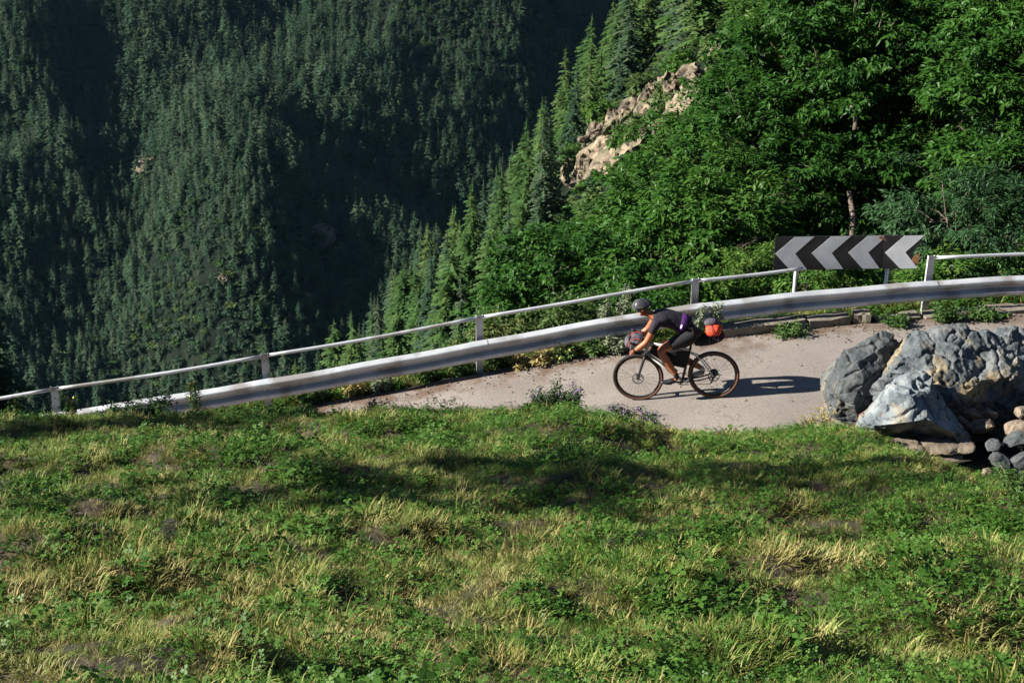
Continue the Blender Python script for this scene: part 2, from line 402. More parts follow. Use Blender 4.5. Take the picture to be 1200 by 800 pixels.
# ---- kerb stones at the outer edge, on the right-hand stretch (one broken and tilted)
kerb = empty('kerb', (3.0, rail_y(3.0), road_z(3.0))); tag(kerb, kind='structure')
kerb_pieces = [(2.95, 4.35, 0.15, 0), (4.38, 5.02, 0.13, 3), (5.10, 5.34, 0.15, -14), (5.42, 6.1, 0.03, 2), (6.15, 6.95, 0.04, 0), (7.0, 8.0, 0.06, 0), (8.05, 9.3, 0.07, 0), (9.35, 10.6, 0.13, 0), (10.65, 12, 0.13, 0)]
for a_, b_, h, yaw in kerb_pieces:
    xm = (a_ + b_) / 2; ang = math.atan2(float(rail_y(b_) - rail_y(a_)), b_ - a_) + R(yaw); sl = math.atan2(float(road_z(b_) - road_z(a_)), b_ - a_)
    bm = bmesh.new(); bmesh.ops.create_cube(bm, size=1)
    bmesh.ops.scale(bm, vec=(b_ - a_, 0.26, h + 0.25), verts=bm.verts)
    bmesh.ops.subdivide_edges(bm, edges=bm.edges, cuts=3, use_grid_fill=True)
    for v in bm.verts:
        v.co += Vector((random.uniform(-1, 1), random.uniform(-1, 1), random.uniform(-1, 1))) * 0.013
    me = bpy.data.meshes.new('kerb_stone'); bm.to_mesh(me); bm.free()
    o = link('kerb_stone', me, [M['conc']], kerb)
    o.location = Vector((xm, float(rail_y(xm)) - 0.17, float(road_z(xm)) + h - (h + 0.25) / 2)) - kerb.location
    o.rotation_euler = (0, -sl, ang)

# ------------------------------------------------------------------ guardrail
rail = empty('guardrail', (-0.48, float(rail_y(-0.48)), float(road_z(-0.48))))
tag(rail, 'galvanised steel guardrail with a round handrail above, running along the outer edge of the road', 'guardrail')
RO = rail.location.copy()
def frame_at(x):
    t = Vector((1, float(rail_y(x + .05) - rail_y(x - .05)) / .1, float(road_z(x + .05) - road_z(x - .05)) / .1)).normalized()
    nrm = Vector((t.y, -t.x, 0)).normalized()        # towards the road
    return t, nrm
prof = [(0.0, .535), (.022, .530), (.075, .500), (.082, .485), (.082, .450), (.075, .435), (.006, .400), (0.0, .388), (0.0, .367), (.006, .355), (.075, .320), (.082, .305), (.082, .270), (.075, .255), (.022, .225), (0.0, .220)]
wprof = prof + [(a - 0.006, b) for a, b in prof[::-1]]
posts_x = [at(72, 519, 20.5).x, at(315, 480, 20.7).x, at(562, 435, 21).x, at(813, 395, 21.1).x, at(1082, 363, 21.5).x]
posts_x = [posts_x[0] - 6.0, posts_x[0] - 3.0] + posts_x + [posts_x[-1] + 3.4, posts_x[-1] + 6.8]
Z = Vector((0, 0, 1))
for k in range(len(posts_x) - 1):
    a_, b_ = posts_x[k] - 0.16, posts_x[k + 1] + 0.10
    xs = np.linspace(a_, b_, 14); lap = 0.008 * (k % 2)
    path = []; fr = []
    for x in xs:
        t, nr = frame_at(x); dent = 0.012 * math.sin(x * 2.1 + k)
        path.append(Vector((x, float(rail_y(x)), float(road_z(x)))) + nr * (0.10 + lap) + Z * (0.006 * math.sin(x * 3.7 + k)) - RO); fr.append((nr, Z))
    MB().sweep([(p_[0], p_[1]) for p_ in wprof], path, fr).build('beam', M['metal'], rail)
    # handrail section
    xa, xb = posts_x[k], posts_x[k + 1]
    if k == 5: segs = [(xa, at(936, 320, 21.3).x)]
    elif k == 6: segs = [(xa + 0.06, xb)]
    else: segs = [(xa, xb)]
    for xa, xb in segs:
        pts = []
        for x in np.linspace(xa, xb, 10):
            sag = -0.02 * math.sin((x - xa) / (xb - xa) * math.pi)
            pts.append(Vector((x, float(rail_y(x)), float(road_z(x)) + 0.86 + sag)) - RO)
        MB().tube(pts, 0.026, 10).build('handrail', M['metal'], rail, smooth=True)
for k, x in enumerate(posts_x):
    t, nr = frame_at(x); c = Vector((x, float(rail_y(x)), float(road_z(x)))) - RO
    # C-section post
    w, dp, th = 0.10, 0.05, 0.006
    Cp = [(-w / 2, -dp / 2), (w / 2, -dp / 2), (w / 2, dp / 2), (w / 2 - th, dp / 2), (w / 2 - th, -dp / 2 + th), (-w / 2 + th, -dp / 2 + th), (-w / 2 + th, dp / 2), (-w / 2, dp / 2)]
    tt = Vector((t.x, t.y, 0)).normalized(); lean = Vector((0.01 * math.sin(k * 3.3), 0, 0))
    post = MB().sweep([(a, -b) for a, b in Cp], [c - Z * 0.5, c + Z * 0.90 + lean], [(tt, nr)] * 2).build('post', M['metal'], rail)
    MB().box(c + nr * 0.055 + Z * 0.38, (0.09, 0.085, 0.20), Matrix.Rotation(math.atan2(tt.y, tt.x), 3, 'Z')).build('spacer', M['metal'], rail)
    mb = MB()
    for dx, dz in ((-0.09, .475), (0.02, .475), (-0.09, .29), (0.02, .29), (-0.03, .378)):
        q = c + tt * dx + nr * (0.188 if dz != .378 else 0.105) + Z * dz
        mb.tube([q, q + nr * 0.012], 0.013, 6)
    mb.build('bolts', M['steel'], rail)['kind'] = 'stuff'
    mb = MB(); q = c + Z * 0.86 + nr * 0.02
    mb.tube([q - nr * 0.06, q + nr * 0.022], 0.014, 6).build('clamp_bolt', M['steel'], rail)
# rust bloom where the coating has gone, on the right-hand beam
# ------------------------------------------------------------------ chevron sign
SD = 21.35
def sp(px, py): return at(px, py, SD)
tl, tr = sp(907.5, 277), sp(1079, 273.6); bl, br = sp(907.5, 317.6), sp(1078, 315.5)
org = (tl + bl) / 2; ux = ((tr + br) / 2 - org); SW = ux.length; ux.normalize()
ux = Vector((ux.x, ux.y, ux.z)).normalized(); un = ux.cross(Vector((0, 0, 1))).normalized()   # out of the face, towards the road
if un.y > 0: un = -un
uz = un.cross(ux).normalized()
if uz.z < 0: uz = -uz
sign = empty('chevron_sign', Vector((org.x + SW / 2, org.y, float(road_z(org.x + SW / 2)))))
tag(sign, 'black and white chevron sign, four arrows pointing left, behind the guardrail', 'road sign')
rot = Matrix((ux, -un, uz)).transposed().to_4x4()
SM = Matrix.Translation(org - sign.location) @ rot     # local: x along, -y out of the face, z up
pitch_ = SW / 4; hh = 0.268
def sign_part(name, poly, y0, y1, m, tilt=None):
    n = len(poly); vs = [(x, y0, z) for x, z in poly] + [(x, y1, z) for x, z in poly]
    fs = [tuple(range(n)), tuple(range(2 * n - 1, n - 1, -1))] + [(i, i + n, (i + 1) % n + n, (i + 1) % n) for i in range(n)]
    T = SM if tilt is None else SM @ tilt
    return MB().add([T @ Vector(v) for v in vs], fs).build(name, m, sign)
tiltm = Matrix.Translation((SW * .75, 0, 0)) @ Matrix.Rotation(R(-2.2), 4, 'Y') @ Matrix.Rotation(R(-5), 4, 'Z') @ Matrix.Translation((-SW * .75, -0.012, 0))
sign_part('panel', [(0, -hh), (SW * .79, -hh + .004), (SW * .79, hh), (0, hh)], -0.0045, 0.012, M['sign_black'])
sign_part('panel', [(SW * .745, -hh + .01), (SW * .955, -hh + .004), (SW * .982, -hh + .075), (SW * .94, -.03), (SW, hh - .11), (SW, hh - .01), (SW * .745, hh)], -0.016, -0.006, M['sign_black'], tiltm)
sign_part('torn_sticker', [(SW * .93, -.16), (SW * .985, -.20), (SW * .99, -.02), (SW * .95, -.07)], -0.0195, -0.0165, M['rust'], tiltm)
sign_part('mounting_strip', [(SW * .70, hh - .03), (SW * .76, hh - .09), (SW * .77, hh - .07), (SW * .715, hh)], -0.03, -0.022, M['rust'])
for i in range(4):
    x0 = i * pitch_ + 0.012; w_ = 0.30; d_ = 0.275
    poly = [(x0, 0), (x0 + d_, hh - .006), (x0 + d_ + w_ * .97, hh - .006), (x0 + w_, 0), (x0 + d_ * .86 + w_ * .86, -hh + .008), (x0 + d_ * .86, -hh + .008)]
    sign_part('chevron', poly, -0.0075 if i < 3 else -0.0205, -0.0045 if i < 3 else -0.0165, M['white_ref'], None if i < 3 else tiltm)
for zc in (0.14, -0.14): MB().add([SM @ Vector((x, y, z)) for x in (0.02, SW * .97) for y in (0.014, 0.034) for z in (zc - .018, zc + .018)], [(0, 1, 3, 2), (4, 6, 7, 5), (0, 4, 5, 1), (2, 3, 7, 6), (0, 2, 6, 4), (1, 5, 7, 3)]).build('rear_channel', M['metal'], sign)
for px in (936, 1044):
    q = at(px, 300, SD) - sign.location + Vector((0, 0.10, 0))
    g = float(road_z(q.x + sign.location.x)) - sign.location.z
    MB().tube([Vector((q.x, q.y, g - 1.0)), Vector((q.x, q.y, q.z + 0.2))], 0.028, 10).build('post', M['metal'], sign, smooth=True)
# ------------------------------------------------------------------ projection back to the photograph (used to choose which trees are built singly)
def proj(P):
    P = np.asarray(P, float); dy = P[..., 1]; dz = P[..., 2] - CAM_Z
    d = dy * math.cos(PITCH) - dz * math.sin(PITCH); u = dy * math.sin(PITCH) + dz * math.cos(PITCH)
    return 600 + P[..., 0] / d * FPX, 400 - u / d * FPX, d

# ------------------------------------------------------------------ conifers
M['needles'] = leaf_mat('conifer_needles', [(0.009, 0.027, 0.015), (0.022, 0.054, 0.027), (0.048, 0.092, 0.043), (0.082, 0.102, 0.055)], rough=0.7, trans=0.12)
M['larch'] = leaf_mat('larch_needles', [(0.018, 0.052, 0.014), (0.038, 0.092, 0.022), (0.068, 0.138, 0.032), (0.11, 0.155, 0.045)], rough=0.7, trans=0.2)
def conifer_crown(name, mat_, seed, levels, per, leaflets, width=0.16, droop=0.25, power=0.9, base=0.08, gap=0.15, round_=0.0, chunk=1.0):
    """Crown of a tree one unit tall: whorls of drooping branches, each a spray of small flat needle fans."""
    r = np.random.default_rng(seed); V = []; F = []; T = []
    for li in range(levels):
        f = (li + r.random() * 0.8) / levels; z0 = base + (1 - base) * f; zb = z0
        prof_ = (1 - f) ** power * (1 - round_ * (1 - f) ** 3) + 0.03
        L0 = width * prof_
        for k in range(per):
            if r.random() < gap: continue
            a = 2 * math.pi * (k + r.random() * 0.9) / per + li * 0.7
            L = L0 * r.uniform(0.45, 1.25); dr = droop * r.uniform(0.5, 1.4)
            z0 = min(zb + r.normal(0, .012), 1.0); c, s_ = math.cos(a), math.sin(a)
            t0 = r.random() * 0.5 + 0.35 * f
            for q in range(leaflets):
                t = (q + 0.6) / leaflets; rad = L * t; z = z0 - dr * L * t * t + 0.04 * L
                w = L * 0.36 * (1.1 - 0.5 * t) * chunk; ln = L * 0.55 / leaflets * 2.0
                for sd in (-1, 1):
                    px_, py_ = c * rad, s_ * rad; ex, ey = -s_ * sd, c * sd
                    o = len(V); j = r.normal(0, 0.12, 3) * w
                    V += [(px_ - c * ln * .4, py_ - s_ * ln * .4, z + 0.01 * L), (px_ + c * ln, py_ + s_ * ln, z - dr * ln * .6),
                          (px_ + ex * w + c * ln * .6 + j[0], py_ + ey * w + s_ * ln * .6 + j[1], z - w * 0.55 + j[2])]
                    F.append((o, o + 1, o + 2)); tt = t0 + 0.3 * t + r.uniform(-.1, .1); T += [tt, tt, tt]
    o = len(V)  # leader
    V += [(0.006, 0, .93), (-0.003, 0.005, .93), (-0.003, -0.005, .93), (0, 0, 1.03)]; F += [(o, o + 1, o + 3), (o + 1, o + 2, o + 3), (o + 2, o, o + 3)]; T += [.7] * 4
    me = np_mesh(name, V, F, attr={'tint': T}); me.materials.append(mat_); return me
def trunk_mesh(name, h, r0, mat_, seed=0, n=7, bend=0.01):
    r = random.Random(seed); mb = MB(); pts = []; rs = []
    for i in range(6):
        f = i / 5; pts.append((r.uniform(-bend, bend) * f, r.uniform(-bend, bend) * f, f * h - 0.03)); rs.append(r0 * (1 - 0.93 * f))
    mb.tube(pts, rs, n); me = bpy.data.meshes.new(name); me.from_pydata(mb.V, [], mb.F); me.materials.append(mat_); return me

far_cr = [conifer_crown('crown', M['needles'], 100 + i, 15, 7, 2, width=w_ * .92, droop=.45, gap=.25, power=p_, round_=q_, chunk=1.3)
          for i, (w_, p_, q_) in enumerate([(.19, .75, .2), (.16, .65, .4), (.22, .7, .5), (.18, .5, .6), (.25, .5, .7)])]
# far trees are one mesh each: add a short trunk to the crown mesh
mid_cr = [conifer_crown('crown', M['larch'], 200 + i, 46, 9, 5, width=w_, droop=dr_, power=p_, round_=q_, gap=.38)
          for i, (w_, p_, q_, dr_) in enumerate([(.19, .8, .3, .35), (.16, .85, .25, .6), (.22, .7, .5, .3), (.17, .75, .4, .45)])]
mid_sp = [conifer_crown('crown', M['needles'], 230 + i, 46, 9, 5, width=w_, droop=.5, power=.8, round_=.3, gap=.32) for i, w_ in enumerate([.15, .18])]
mid_tr = [trunk_mesh('trunk', 0.97, 0.012, M['bark'], i) for i in range(3)]

def scatter(x0, x1, y0, y1, step, dens, seed):
    r = np.random.default_rng(seed); gx, gy = np.meshgrid(np.arange(x0, x1, step), np.arange(y0, y1, step))
    x = gx.ravel() + r.uniform(-.55, .55, gx.size) * step; y = gy.ravel() + r.uniform(-.55, .55, gx.size) * step
    keep = (np.abs(x) < 0.40 * y + 25) & (r.random(gx.size) < dens(x, y)); x, y = x[keep], y[keep]
    return x, y, land_z(x, y)
def far_dens(x, y):
    return np.clip(0.92 + 1.1 * fbm(x / 26, y / 40, 131, 3), 0.4, 1.0)
fx, fy, fz = scatter(-460, 460, 440, 960, 3.35, far_dens, 5)
gx_, gy_, gz_ = scatter(-300, 500, 960, 1500, 8.5, lambda x, y: 0.9 + 0 * x, 6)
fx, fy, fz = np.concatenate([fx, gx_]), np.concatenate([fy, gy_]), np.concatenate([fz, gz_])
fh = RNG.uniform(0.0, 1.0, len(fx)) ** 1.8 * 12 + 6.5; fh = fh * (0.85 + 0.5 * fbm(fx / 60, fy / 60, 141, 2)) ; fk = RNG.integers(0, len(far_cr), len(fx))
# hillside (spur) conifers
def hill_ok(x, y):
    z = land_z(x, y); s = spur_z(x, y); return np.where((z <= s + 0.5) & (y > 40), 1.0, 0.0)
hx, hy, hz = scatter(-60, 90, 60, 262, 5.2, lambda x, y: hill_ok(x, y) * 0.85, 8)
rock_zone = [(735, 150, 80, 55), (690, 190, 50, 45), (800, 105, 60, 45)]
px_, py_, dd_ = proj(np.stack([hx, hy, hz], 1))
ok = np.ones(len(hx), bool)
for cx_, cy_, ax_, ay_ in rock_zone: ok &= ~((((px_ - cx_) / ax_) ** 2 + ((py_ - cy_ - 10) / ay_) ** 2 < 1.0) & (dd_ < 200))
# trees in front of the rocks would hide them
ok &= ~((px_ > 650) & (px_ < 840) & (py_ > 90) & (py_ < 420) & (dd_ < 170) & (py_ - 1667 * 14 / dd_ < 200))
hx, hy, hz, dd_ = hx[ok], hy[ok], hz[ok], dd_[ok]
hh_ = RNG.uniform(11, 20, len(hx)) * np.interp(dd_, [60, 120, 240], [0.55, 0.85, 1.0])

def blade_pts_object(name, P, rot, scl, idx, coll, mat_=None):
    """Scatter object: points carry rotation, scale and which template to copy."""
    me = bpy.data.meshes.new(name); me.vertices.add(len(P)); me.vertices.foreach_set('co', np.asarray(P, np.float32).ravel())
    a = me.attributes.new('rot', 'FLOAT_VECTOR', 'POINT'); a.data.foreach_set('vector', np.asarray(rot, np.float32).ravel())
    a = me.attributes.new('scl', 'FLOAT_VECTOR', 'POINT'); a.data.foreach_set('vector', np.asarray(scl, np.float32).ravel())
    a = me.attributes.new('idx', 'INT', 'POINT'); a.data.foreach_set('value', np.asarray(idx, np.int32).ravel())
    o = bpy.data.objects.new(name, me); COL.objects.link(o)
    g = bpy.data.node_groups.new(name + '_scatter', 'GeometryNodeTree')
    g.interface.new_socket('Geometry', in_out='INPUT', socket_type='NodeSocketGeometry'); g.interface.new_socket('Geometry', in_out='OUTPUT', socket_type='NodeSocketGeometry')
    N, L = g.nodes, g.links
    gi = N.new('NodeGroupInput'); go = N.new('NodeGroupOutput')
    ip = N.new('GeometryNodeInstanceOnPoints'); ci = N.new('GeometryNodeCollectionInfo'); ci.inputs['Collection'].default_value = coll
    ci.inputs['Separate Children'].default_value = True; ci.inputs['Reset Children'].default_value = True
    ip.inputs['Pick Instance'].default_value = True
    def na(n, t):
        x = N.new('GeometryNodeInputNamedAttribute'); x.data_type = t; x.inputs['Name'].default_value = n; return [s for s in x.outputs if s.enabled and s.name == 'Attribute'][0]
    L.new(gi.outputs[0], ip.inputs['Points']); L.new(ci.outputs[0], ip.inputs['Instance'])
    L.new(na('idx', 'INT'), ip.inputs['Instance Index'])
    er = N.new('FunctionNodeEulerToRotation'); L.new(na('rot', 'FLOAT_VECTOR'), er.inputs[0]); L.new(er.outputs[0], ip.inputs['Rotation'])
    L.new(na('scl', 'FLOAT_VECTOR'), ip.inputs['Scale'])
    L.new(ip.outputs[0], go.inputs[0])
    md = o.modifiers.new('scatter', 'NODES'); md.node_group = g
    return o
def template_coll(name, meshes):
    c = bpy.data.collections.new(name)
    for i, me in enumerate(meshes): c.objects.link(bpy.data.objects.new('%s_%02d' % (name, i), me))
    return c

# which conifers are built singly: those that show largest
allx = np.concatenate([fx, hx]); ally = np.concatenate([fy, hy]); allz = np.concatenate([fz, hz]); allh = np.concatenate([fh, hh_])
isfar = np.concatenate([np.ones(len(fx), bool), np.zeros(len(hx), bool)]); kind_ = np.concatenate([fk, RNG.integers(0, 6, len(hx))])
topx, topy, topd = proj(np.stack([allx, ally, allz + allh * 0.8], 1))
_rail_y = np.interp(topx, [0, 315, 562, 813], [455, 415, 372, 330])
def veg_edge(px): return np.interp(px, [560, 600, 690, 800, 890, 900], [380, 290, 200, 100, 0, -200])
vis = (topx > -5) & (topx < 895) & (topy > -15) & (topy < np.minimum(_rail_y, np.where(topx > 560, veg_edge(topx), 999)))
# hidden behind the ground itself?
c0 = np.array([0, 0, CAM_Z]); Pt = np.stack([allx, ally, allz + allh * 0.7], 1)
for t in np.linspace(0.1, 0.97, 30):
    Q = c0 + (Pt - c0) * t; vis &= Q[:, 2] > land_z(Q[:, 0], Q[:, 1])
size = np.where(vis, allh / topd, 0)
order = np.argsort(-size)[:298]; order = order[size[order] > 0]
single = np.zeros(len(allx), bool); single[order] = True
# each singly built conifer is told apart by the landmark it stands nearest to, on which side, and its rank there
LM_N = [(720, 150, 'bare cliff'), (562, 375, 'first post left of the cyclist'), (600, 225, 'outer edge of the spur')]
LM_N = LM_N[:2]
LM_F = [(172, 188, 'pale slanting slab'), (376, 274, 'yellowish rock clearing'), (262, 328, 'tiny low rock'), (72, 457, 'leftmost rail post'), (315, 418, 'second rail post from the left')]
cells = {}; place = {}
for i in order:
    kd = 'spruce' if isfar[i] or kind_[i] > 3 else 'larch'; X_, Y_ = float(topx[i]), float(topy[i])
    lm = min(LM_F if isfar[i] else LM_N, key=lambda l: math.hypot(l[0] - X_, l[1] - Y_)); dx, dy = X_ - lm[0], Y_ - lm[1]
    side = ('to its left' if dx < 0 else 'to its right') if abs(dx) > abs(dy) else ('above it' if dy < 0 else 'below it')
    cells.setdefault((kd, bool(isfar[i]), lm[2], side), []).append((math.hypot(dx, dy), int(i)))
for (kd, far_, lm, side), l in cells.items():
    for k, (_, i) in enumerate(sorted(l)): place[i] = (kd, far_, lm, side, k)
def tree_label(i):
    kd, far_, lm, side, k = place[int(i)]
    return '%s %s, %s nearest the %s, %s' % (('small dark' if far_ else ('dark' if kd == 'spruce' else 'feathery')), kd, nth(k), lm, side)
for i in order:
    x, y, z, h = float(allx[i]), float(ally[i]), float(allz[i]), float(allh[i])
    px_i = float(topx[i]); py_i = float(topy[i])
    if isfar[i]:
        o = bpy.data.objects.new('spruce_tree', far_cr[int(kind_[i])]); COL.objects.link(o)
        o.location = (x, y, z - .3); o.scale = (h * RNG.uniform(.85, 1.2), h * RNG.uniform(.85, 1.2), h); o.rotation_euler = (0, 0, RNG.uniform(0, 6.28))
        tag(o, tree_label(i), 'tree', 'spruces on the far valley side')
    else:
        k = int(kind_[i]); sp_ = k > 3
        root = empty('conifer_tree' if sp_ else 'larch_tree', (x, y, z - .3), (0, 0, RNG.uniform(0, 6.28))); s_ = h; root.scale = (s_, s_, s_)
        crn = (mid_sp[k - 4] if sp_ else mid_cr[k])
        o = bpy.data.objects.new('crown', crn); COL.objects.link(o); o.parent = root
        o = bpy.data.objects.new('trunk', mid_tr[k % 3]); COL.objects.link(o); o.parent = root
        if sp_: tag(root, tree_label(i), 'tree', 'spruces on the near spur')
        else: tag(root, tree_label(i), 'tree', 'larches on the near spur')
ff = isfar & ~single
tc = template_coll('far_conifer', far_cr)
n_ = ff.sum(); sc_ = allh[ff][:, None] * np.stack([RNG.uniform(.85, 1.25, n_)] * 2 + [np.ones(n_)], 1)
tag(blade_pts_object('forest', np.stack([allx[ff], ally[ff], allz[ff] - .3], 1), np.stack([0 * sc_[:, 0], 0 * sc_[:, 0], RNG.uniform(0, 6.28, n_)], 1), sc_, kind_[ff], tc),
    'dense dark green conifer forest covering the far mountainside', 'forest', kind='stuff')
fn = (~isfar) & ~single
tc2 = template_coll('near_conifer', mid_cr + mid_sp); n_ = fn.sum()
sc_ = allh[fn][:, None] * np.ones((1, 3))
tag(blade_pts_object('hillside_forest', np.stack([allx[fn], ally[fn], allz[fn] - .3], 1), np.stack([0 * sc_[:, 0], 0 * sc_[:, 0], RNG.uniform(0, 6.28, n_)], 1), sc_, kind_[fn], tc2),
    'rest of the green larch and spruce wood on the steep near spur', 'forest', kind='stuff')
print('conifers', len(fx), len(hx), 'single far', int((single & isfar).sum()), 'near', int((single & ~isfar).sum()))

# ------------------------------------------------------------------ broadleaf trees
M['leaf'] = leaf_mat('chestnut_leaf', [(0.018, 0.060, 0.010), (0.034, 0.100, 0.015), (0.060, 0.150, 0.022), (0.13, 0.215, 0.04)], rough=0.42, trans=0.28)
M['leaf_ash'] = leaf_mat('ash_leaf', [(0.020, 0.060, 0.022), (0.035, 0.085, 0.030), (0.05, 0.115, 0.042), (0.07, 0.13, 0.05)], rough=0.45, trans=0.25)
M['leaf_shrub'] = leaf_mat('shrub_leaf', [(0.045, 0.075, 0.02), (0.07, 0.12, 0.03), (0.10, 0.16, 0.045), (0.16, 0.17, 0.05)], rough=0.55, trans=0.25)
def leaves_mesh(name, clumps, mat_, seed, ros=16, per=6, ll=0.17, lw=0.36, spread=1.0, hang=0.7):
    """clumps: (centre, outward, radius).  Rosettes of drooping pointed leaves gathered at the branch ends."""
    r = np.random.default_rng(seed)
    C = np.array([c[0] for c in clumps]); O = np.array([c[1] for c in clumps]); Rr = np.array([c[2] for c in clumps])
    n = len(C); ci = np.repeat(np.arange(n), ros); m = len(ci)
    q = r.normal(0, 1, (m, 3)); q /= np.linalg.norm(q, axis=1)[:, None]; q *= r.random((m, 1)) ** 0.45
    q[:, 2] *= 0.5
    P = C[ci] + q * Rr[ci][:, None]
    out = O[ci] + q * 0.9
    li = np.repeat(np.arange(m), per); k = len(li)
    d = r.normal(0, 1, (k, 3)); d[:, 2] = d[:, 2] * .4 - hang; d += out[li] * 0.9 * spread
    d /= np.linalg.norm(d, axis=1)[:, None]
    sz = ll * r.uniform(.6, 1.25, k)[:, None]
    up = r.normal(0, .35, (k, 3)) + np.array([0, 0, 1.0]) + 0.5 * out[li]
    s = np.cross(d, up); s /= np.linalg.norm(s, axis=1)[:, None] + 1e-9; nrm = np.cross(s, d)
    B = P[li] + r.normal(0, .03, (k, 3))
    v0 = B; mid = B + d * sz * .45 - nrm * sz * .05
    v1 = mid + s * sz * lw * .5 + nrm * sz * .09; v2 = B + d * sz - nrm * sz * .14; v3 = mid - s * sz * lw * .5 + nrm * sz * .09
    V = np.stack([v0, v1, v2, v3], 1).reshape(-1, 3); o = np.arange(k) * 4
    F = np.concatenate([np.stack([o, o + 1, o + 2], 1), np.stack([o, o + 2, o + 3], 1)])
    T = np.clip(r.random(n)[ci][li] * .5 + r.random(k) * .4 + .1, 0, 1)
    me = np_mesh(name, V, F, attr={'tint': np.repeat(T, 4)}); me.materials.append(mat_); return me
def make_tree(name, blobs, base, mat_, seed, label, cat='tree', group=None, cl=0.36, dens=2.2, ros=20, per=7, ll=.165, lw=.34, bark=None, tr=0.12, hang=.7, shell=0.55, limbs=True):
    rr = np.random.default_rng(seed); root = empty(name, base); base = Vector(base)
    tag(root, label, cat, group); cls = []; ends = []
    for (c, r) in blobs:
        n = int(4 * math.pi * r * r * dens / (cl * cl * 6)) + 3
        for k in range(n):
            v = rr.normal(0, 1, 3); v /= np.linalg.norm(v)
            if v[2] < -0.75: continue
            f = shell + (1.05 - shell) * rr.random() ** 0.7
            p = np.array(c) + v * r * f * (1 + .16 * rr.normal())
            o = v * f; cls.append((p - np.array(base), o, cl * rr.uniform(.6, 1.35))); ends.append((p, c))
    link('crown', leaves_mesh('crown', cls, mat_, seed, ros, per, ll, lw, hang=hang), [], root)
    if limbs:
        # trunk to the middle, a limb into every blob, twigs to some of the clumps
        top = sum((Vector(c) for c, r in blobs), Vector()) / len(blobs); mb = MB(); mid = base.lerp(top, .55) + Vector((rr.normal() * .3, rr.normal() * .3, 0))
        mb.tube([Vector((0, 0, -.4)), (mid - base) * .5 + Vector((.1, 0, 0)), mid - base, top - base], [tr, tr * .85, tr * .65, tr * .3], 9)
        mb.build('trunk', bark or M['bark'], root, smooth=True)
        for i, (c, r) in enumerate(blobs):
            t = MB(); a = base.lerp(top, .35 + .4 * rr.random()) if i else mid
            c = Vector(c); m_ = a.lerp(c, .5) + Vector(rr.normal(0, .2, 3)) + Vector((0, 0, -.15))
            t.tube([a - base, m_ - base, c - base], [tr * .45, tr * .32, tr * .18], 6)
            sel = [e for e in ends if e[1] is blobs[i][0]]
            for p, _ in sel[::3]:
                p = Vector(p); q = m_.lerp(c, rr.random()); w = q.lerp(p, .5) + Vector(rr.normal(0, .12, 3))
                t.tube([q - base, w - base, p - base], [tr * .13 + .006, tr * .08 + .005, .004], 4, cap=False)
            t.build('limb', bark or M['bark'], root, smooth=True)
    return root
def B(*l): return [(tuple(at(px, py, d)), r) for px, py, d, r in l]
def ground_under(px, py, d):
    p = at(px, py, d); return (p.x, p.y, float(land_z(p.x, p.y)))
make_tree('chestnut_tree', B((1000, 40, 30, 2.1), (950, 95, 30, 1.8), (1015, 140, 29.5, 1.6), (908, 138, 31, 1.7), (900, 200, 29, 1.8), (965, 225, 28.5, 1.4), (1010, -20, 31, 1.8), (1035, 215, 28, 1.0)),
          ground_under(995, 240, 28.5), M['leaf'], 301, 'big leafy chestnut rising straight behind the chevron sign', bark=M['pale_bark'])
make_tree('chestnut_tree', B((836, 208, 31, 1.6), (802, 254, 29, 1.4), (752, 282, 30, 1.25), (830, 270, 27.5, 1.5), (875, 300, 26.5, 1.0), (775, 315, 27, 1.2), (872, 150, 33, 1.2)),
          ground_under(800, 300, 28), M['leaf'], 302, 'leafy chestnut directly behind the cyclist, left of the one behind the chevron sign')
tr1 = [o for o in COL.objects if o.name == 'chestnut_tree'][0]
rt = random.Random(5)
for (px, py, d, ln) in [(868, 236, 26.5, .8), (880, 300, 25.6, .7), (905, 275, 25.9, .7), (845, 262, 26.6, .6), (985, 285, 25.6, .5)]:
    p0 = at(px, py, d) - tr1.location; mb = MB()
    def twig(p, dr, l, r_, lv):
        pts = [p]; q = p
        for k in range(4): dr = (dr + Vector((rt.uniform(-.35, .35), rt.uniform(-.25, .25), rt.uniform(-.3, .3)))).normalized(); q = q + dr * l / 4; pts.append(q)
        mb.tube(pts, [r_, r_ * .85, r_ * .7, r_ * .55, r_ * .35], 5, cap=False)
        if lv:
            for k in (1, 2, 3, 3): twig(pts[k], (dr + Vector((rt.uniform(-1, 1), rt.uniform(-.4, .4), rt.uniform(-.9, .5)))).normalized(), l * .55, r_ * .5, lv - 1)
    twig(p0, Vector((rt.choice((-1, 1)) * .9, -.2, rt.uniform(-.4, .3))).normalized(), ln, .010, 2)
    mb.build('dead_branch', M['pale_bark'], tr1, smooth=True)
for a_, b_, r_ in (((999, 282, 26.9), (995, 224, 27.2), .065), ((1002, 152, 27.8), (998, 124, 28), .05)):
    a_, b_ = at(*a_) - tr1.location, at(*b_) - tr1.location
    MB().tube([a_, a_.lerp(b_, .5) + Vector((.05, 0, 0)), b_], [r_, r_ * .9, r_ * .75], 9).build('trunk', M['pale_bark'], tr1, smooth=True)
make_tree('chestnut_tree', B((1170, 125, 27, 1.5), (1200, 45, 28, 2.0), (1130, 5, 30, 1.5), (1165, 215, 26, 1.1), (1260, 130, 27, 2.0), (1260, -20, 28, 2)),
          ground_under(1190, 250, 27), M['leaf'], 303, 'tall chestnut at the right edge of the view, above the right-hand end of the handrail')
make_tree('chestnut_tree', B((965, 45, 37, 2.1), (1010, -40, 36, 2.2), (1080, -30, 35, 2.0), (1085, 190, 34, 1.6), (1085, 90, 38, 1.5)),
          ground_under(1000, 100, 36), M['leaf'], 304, 'shaded chestnut farther back, filling the gap behind the two tall ones')
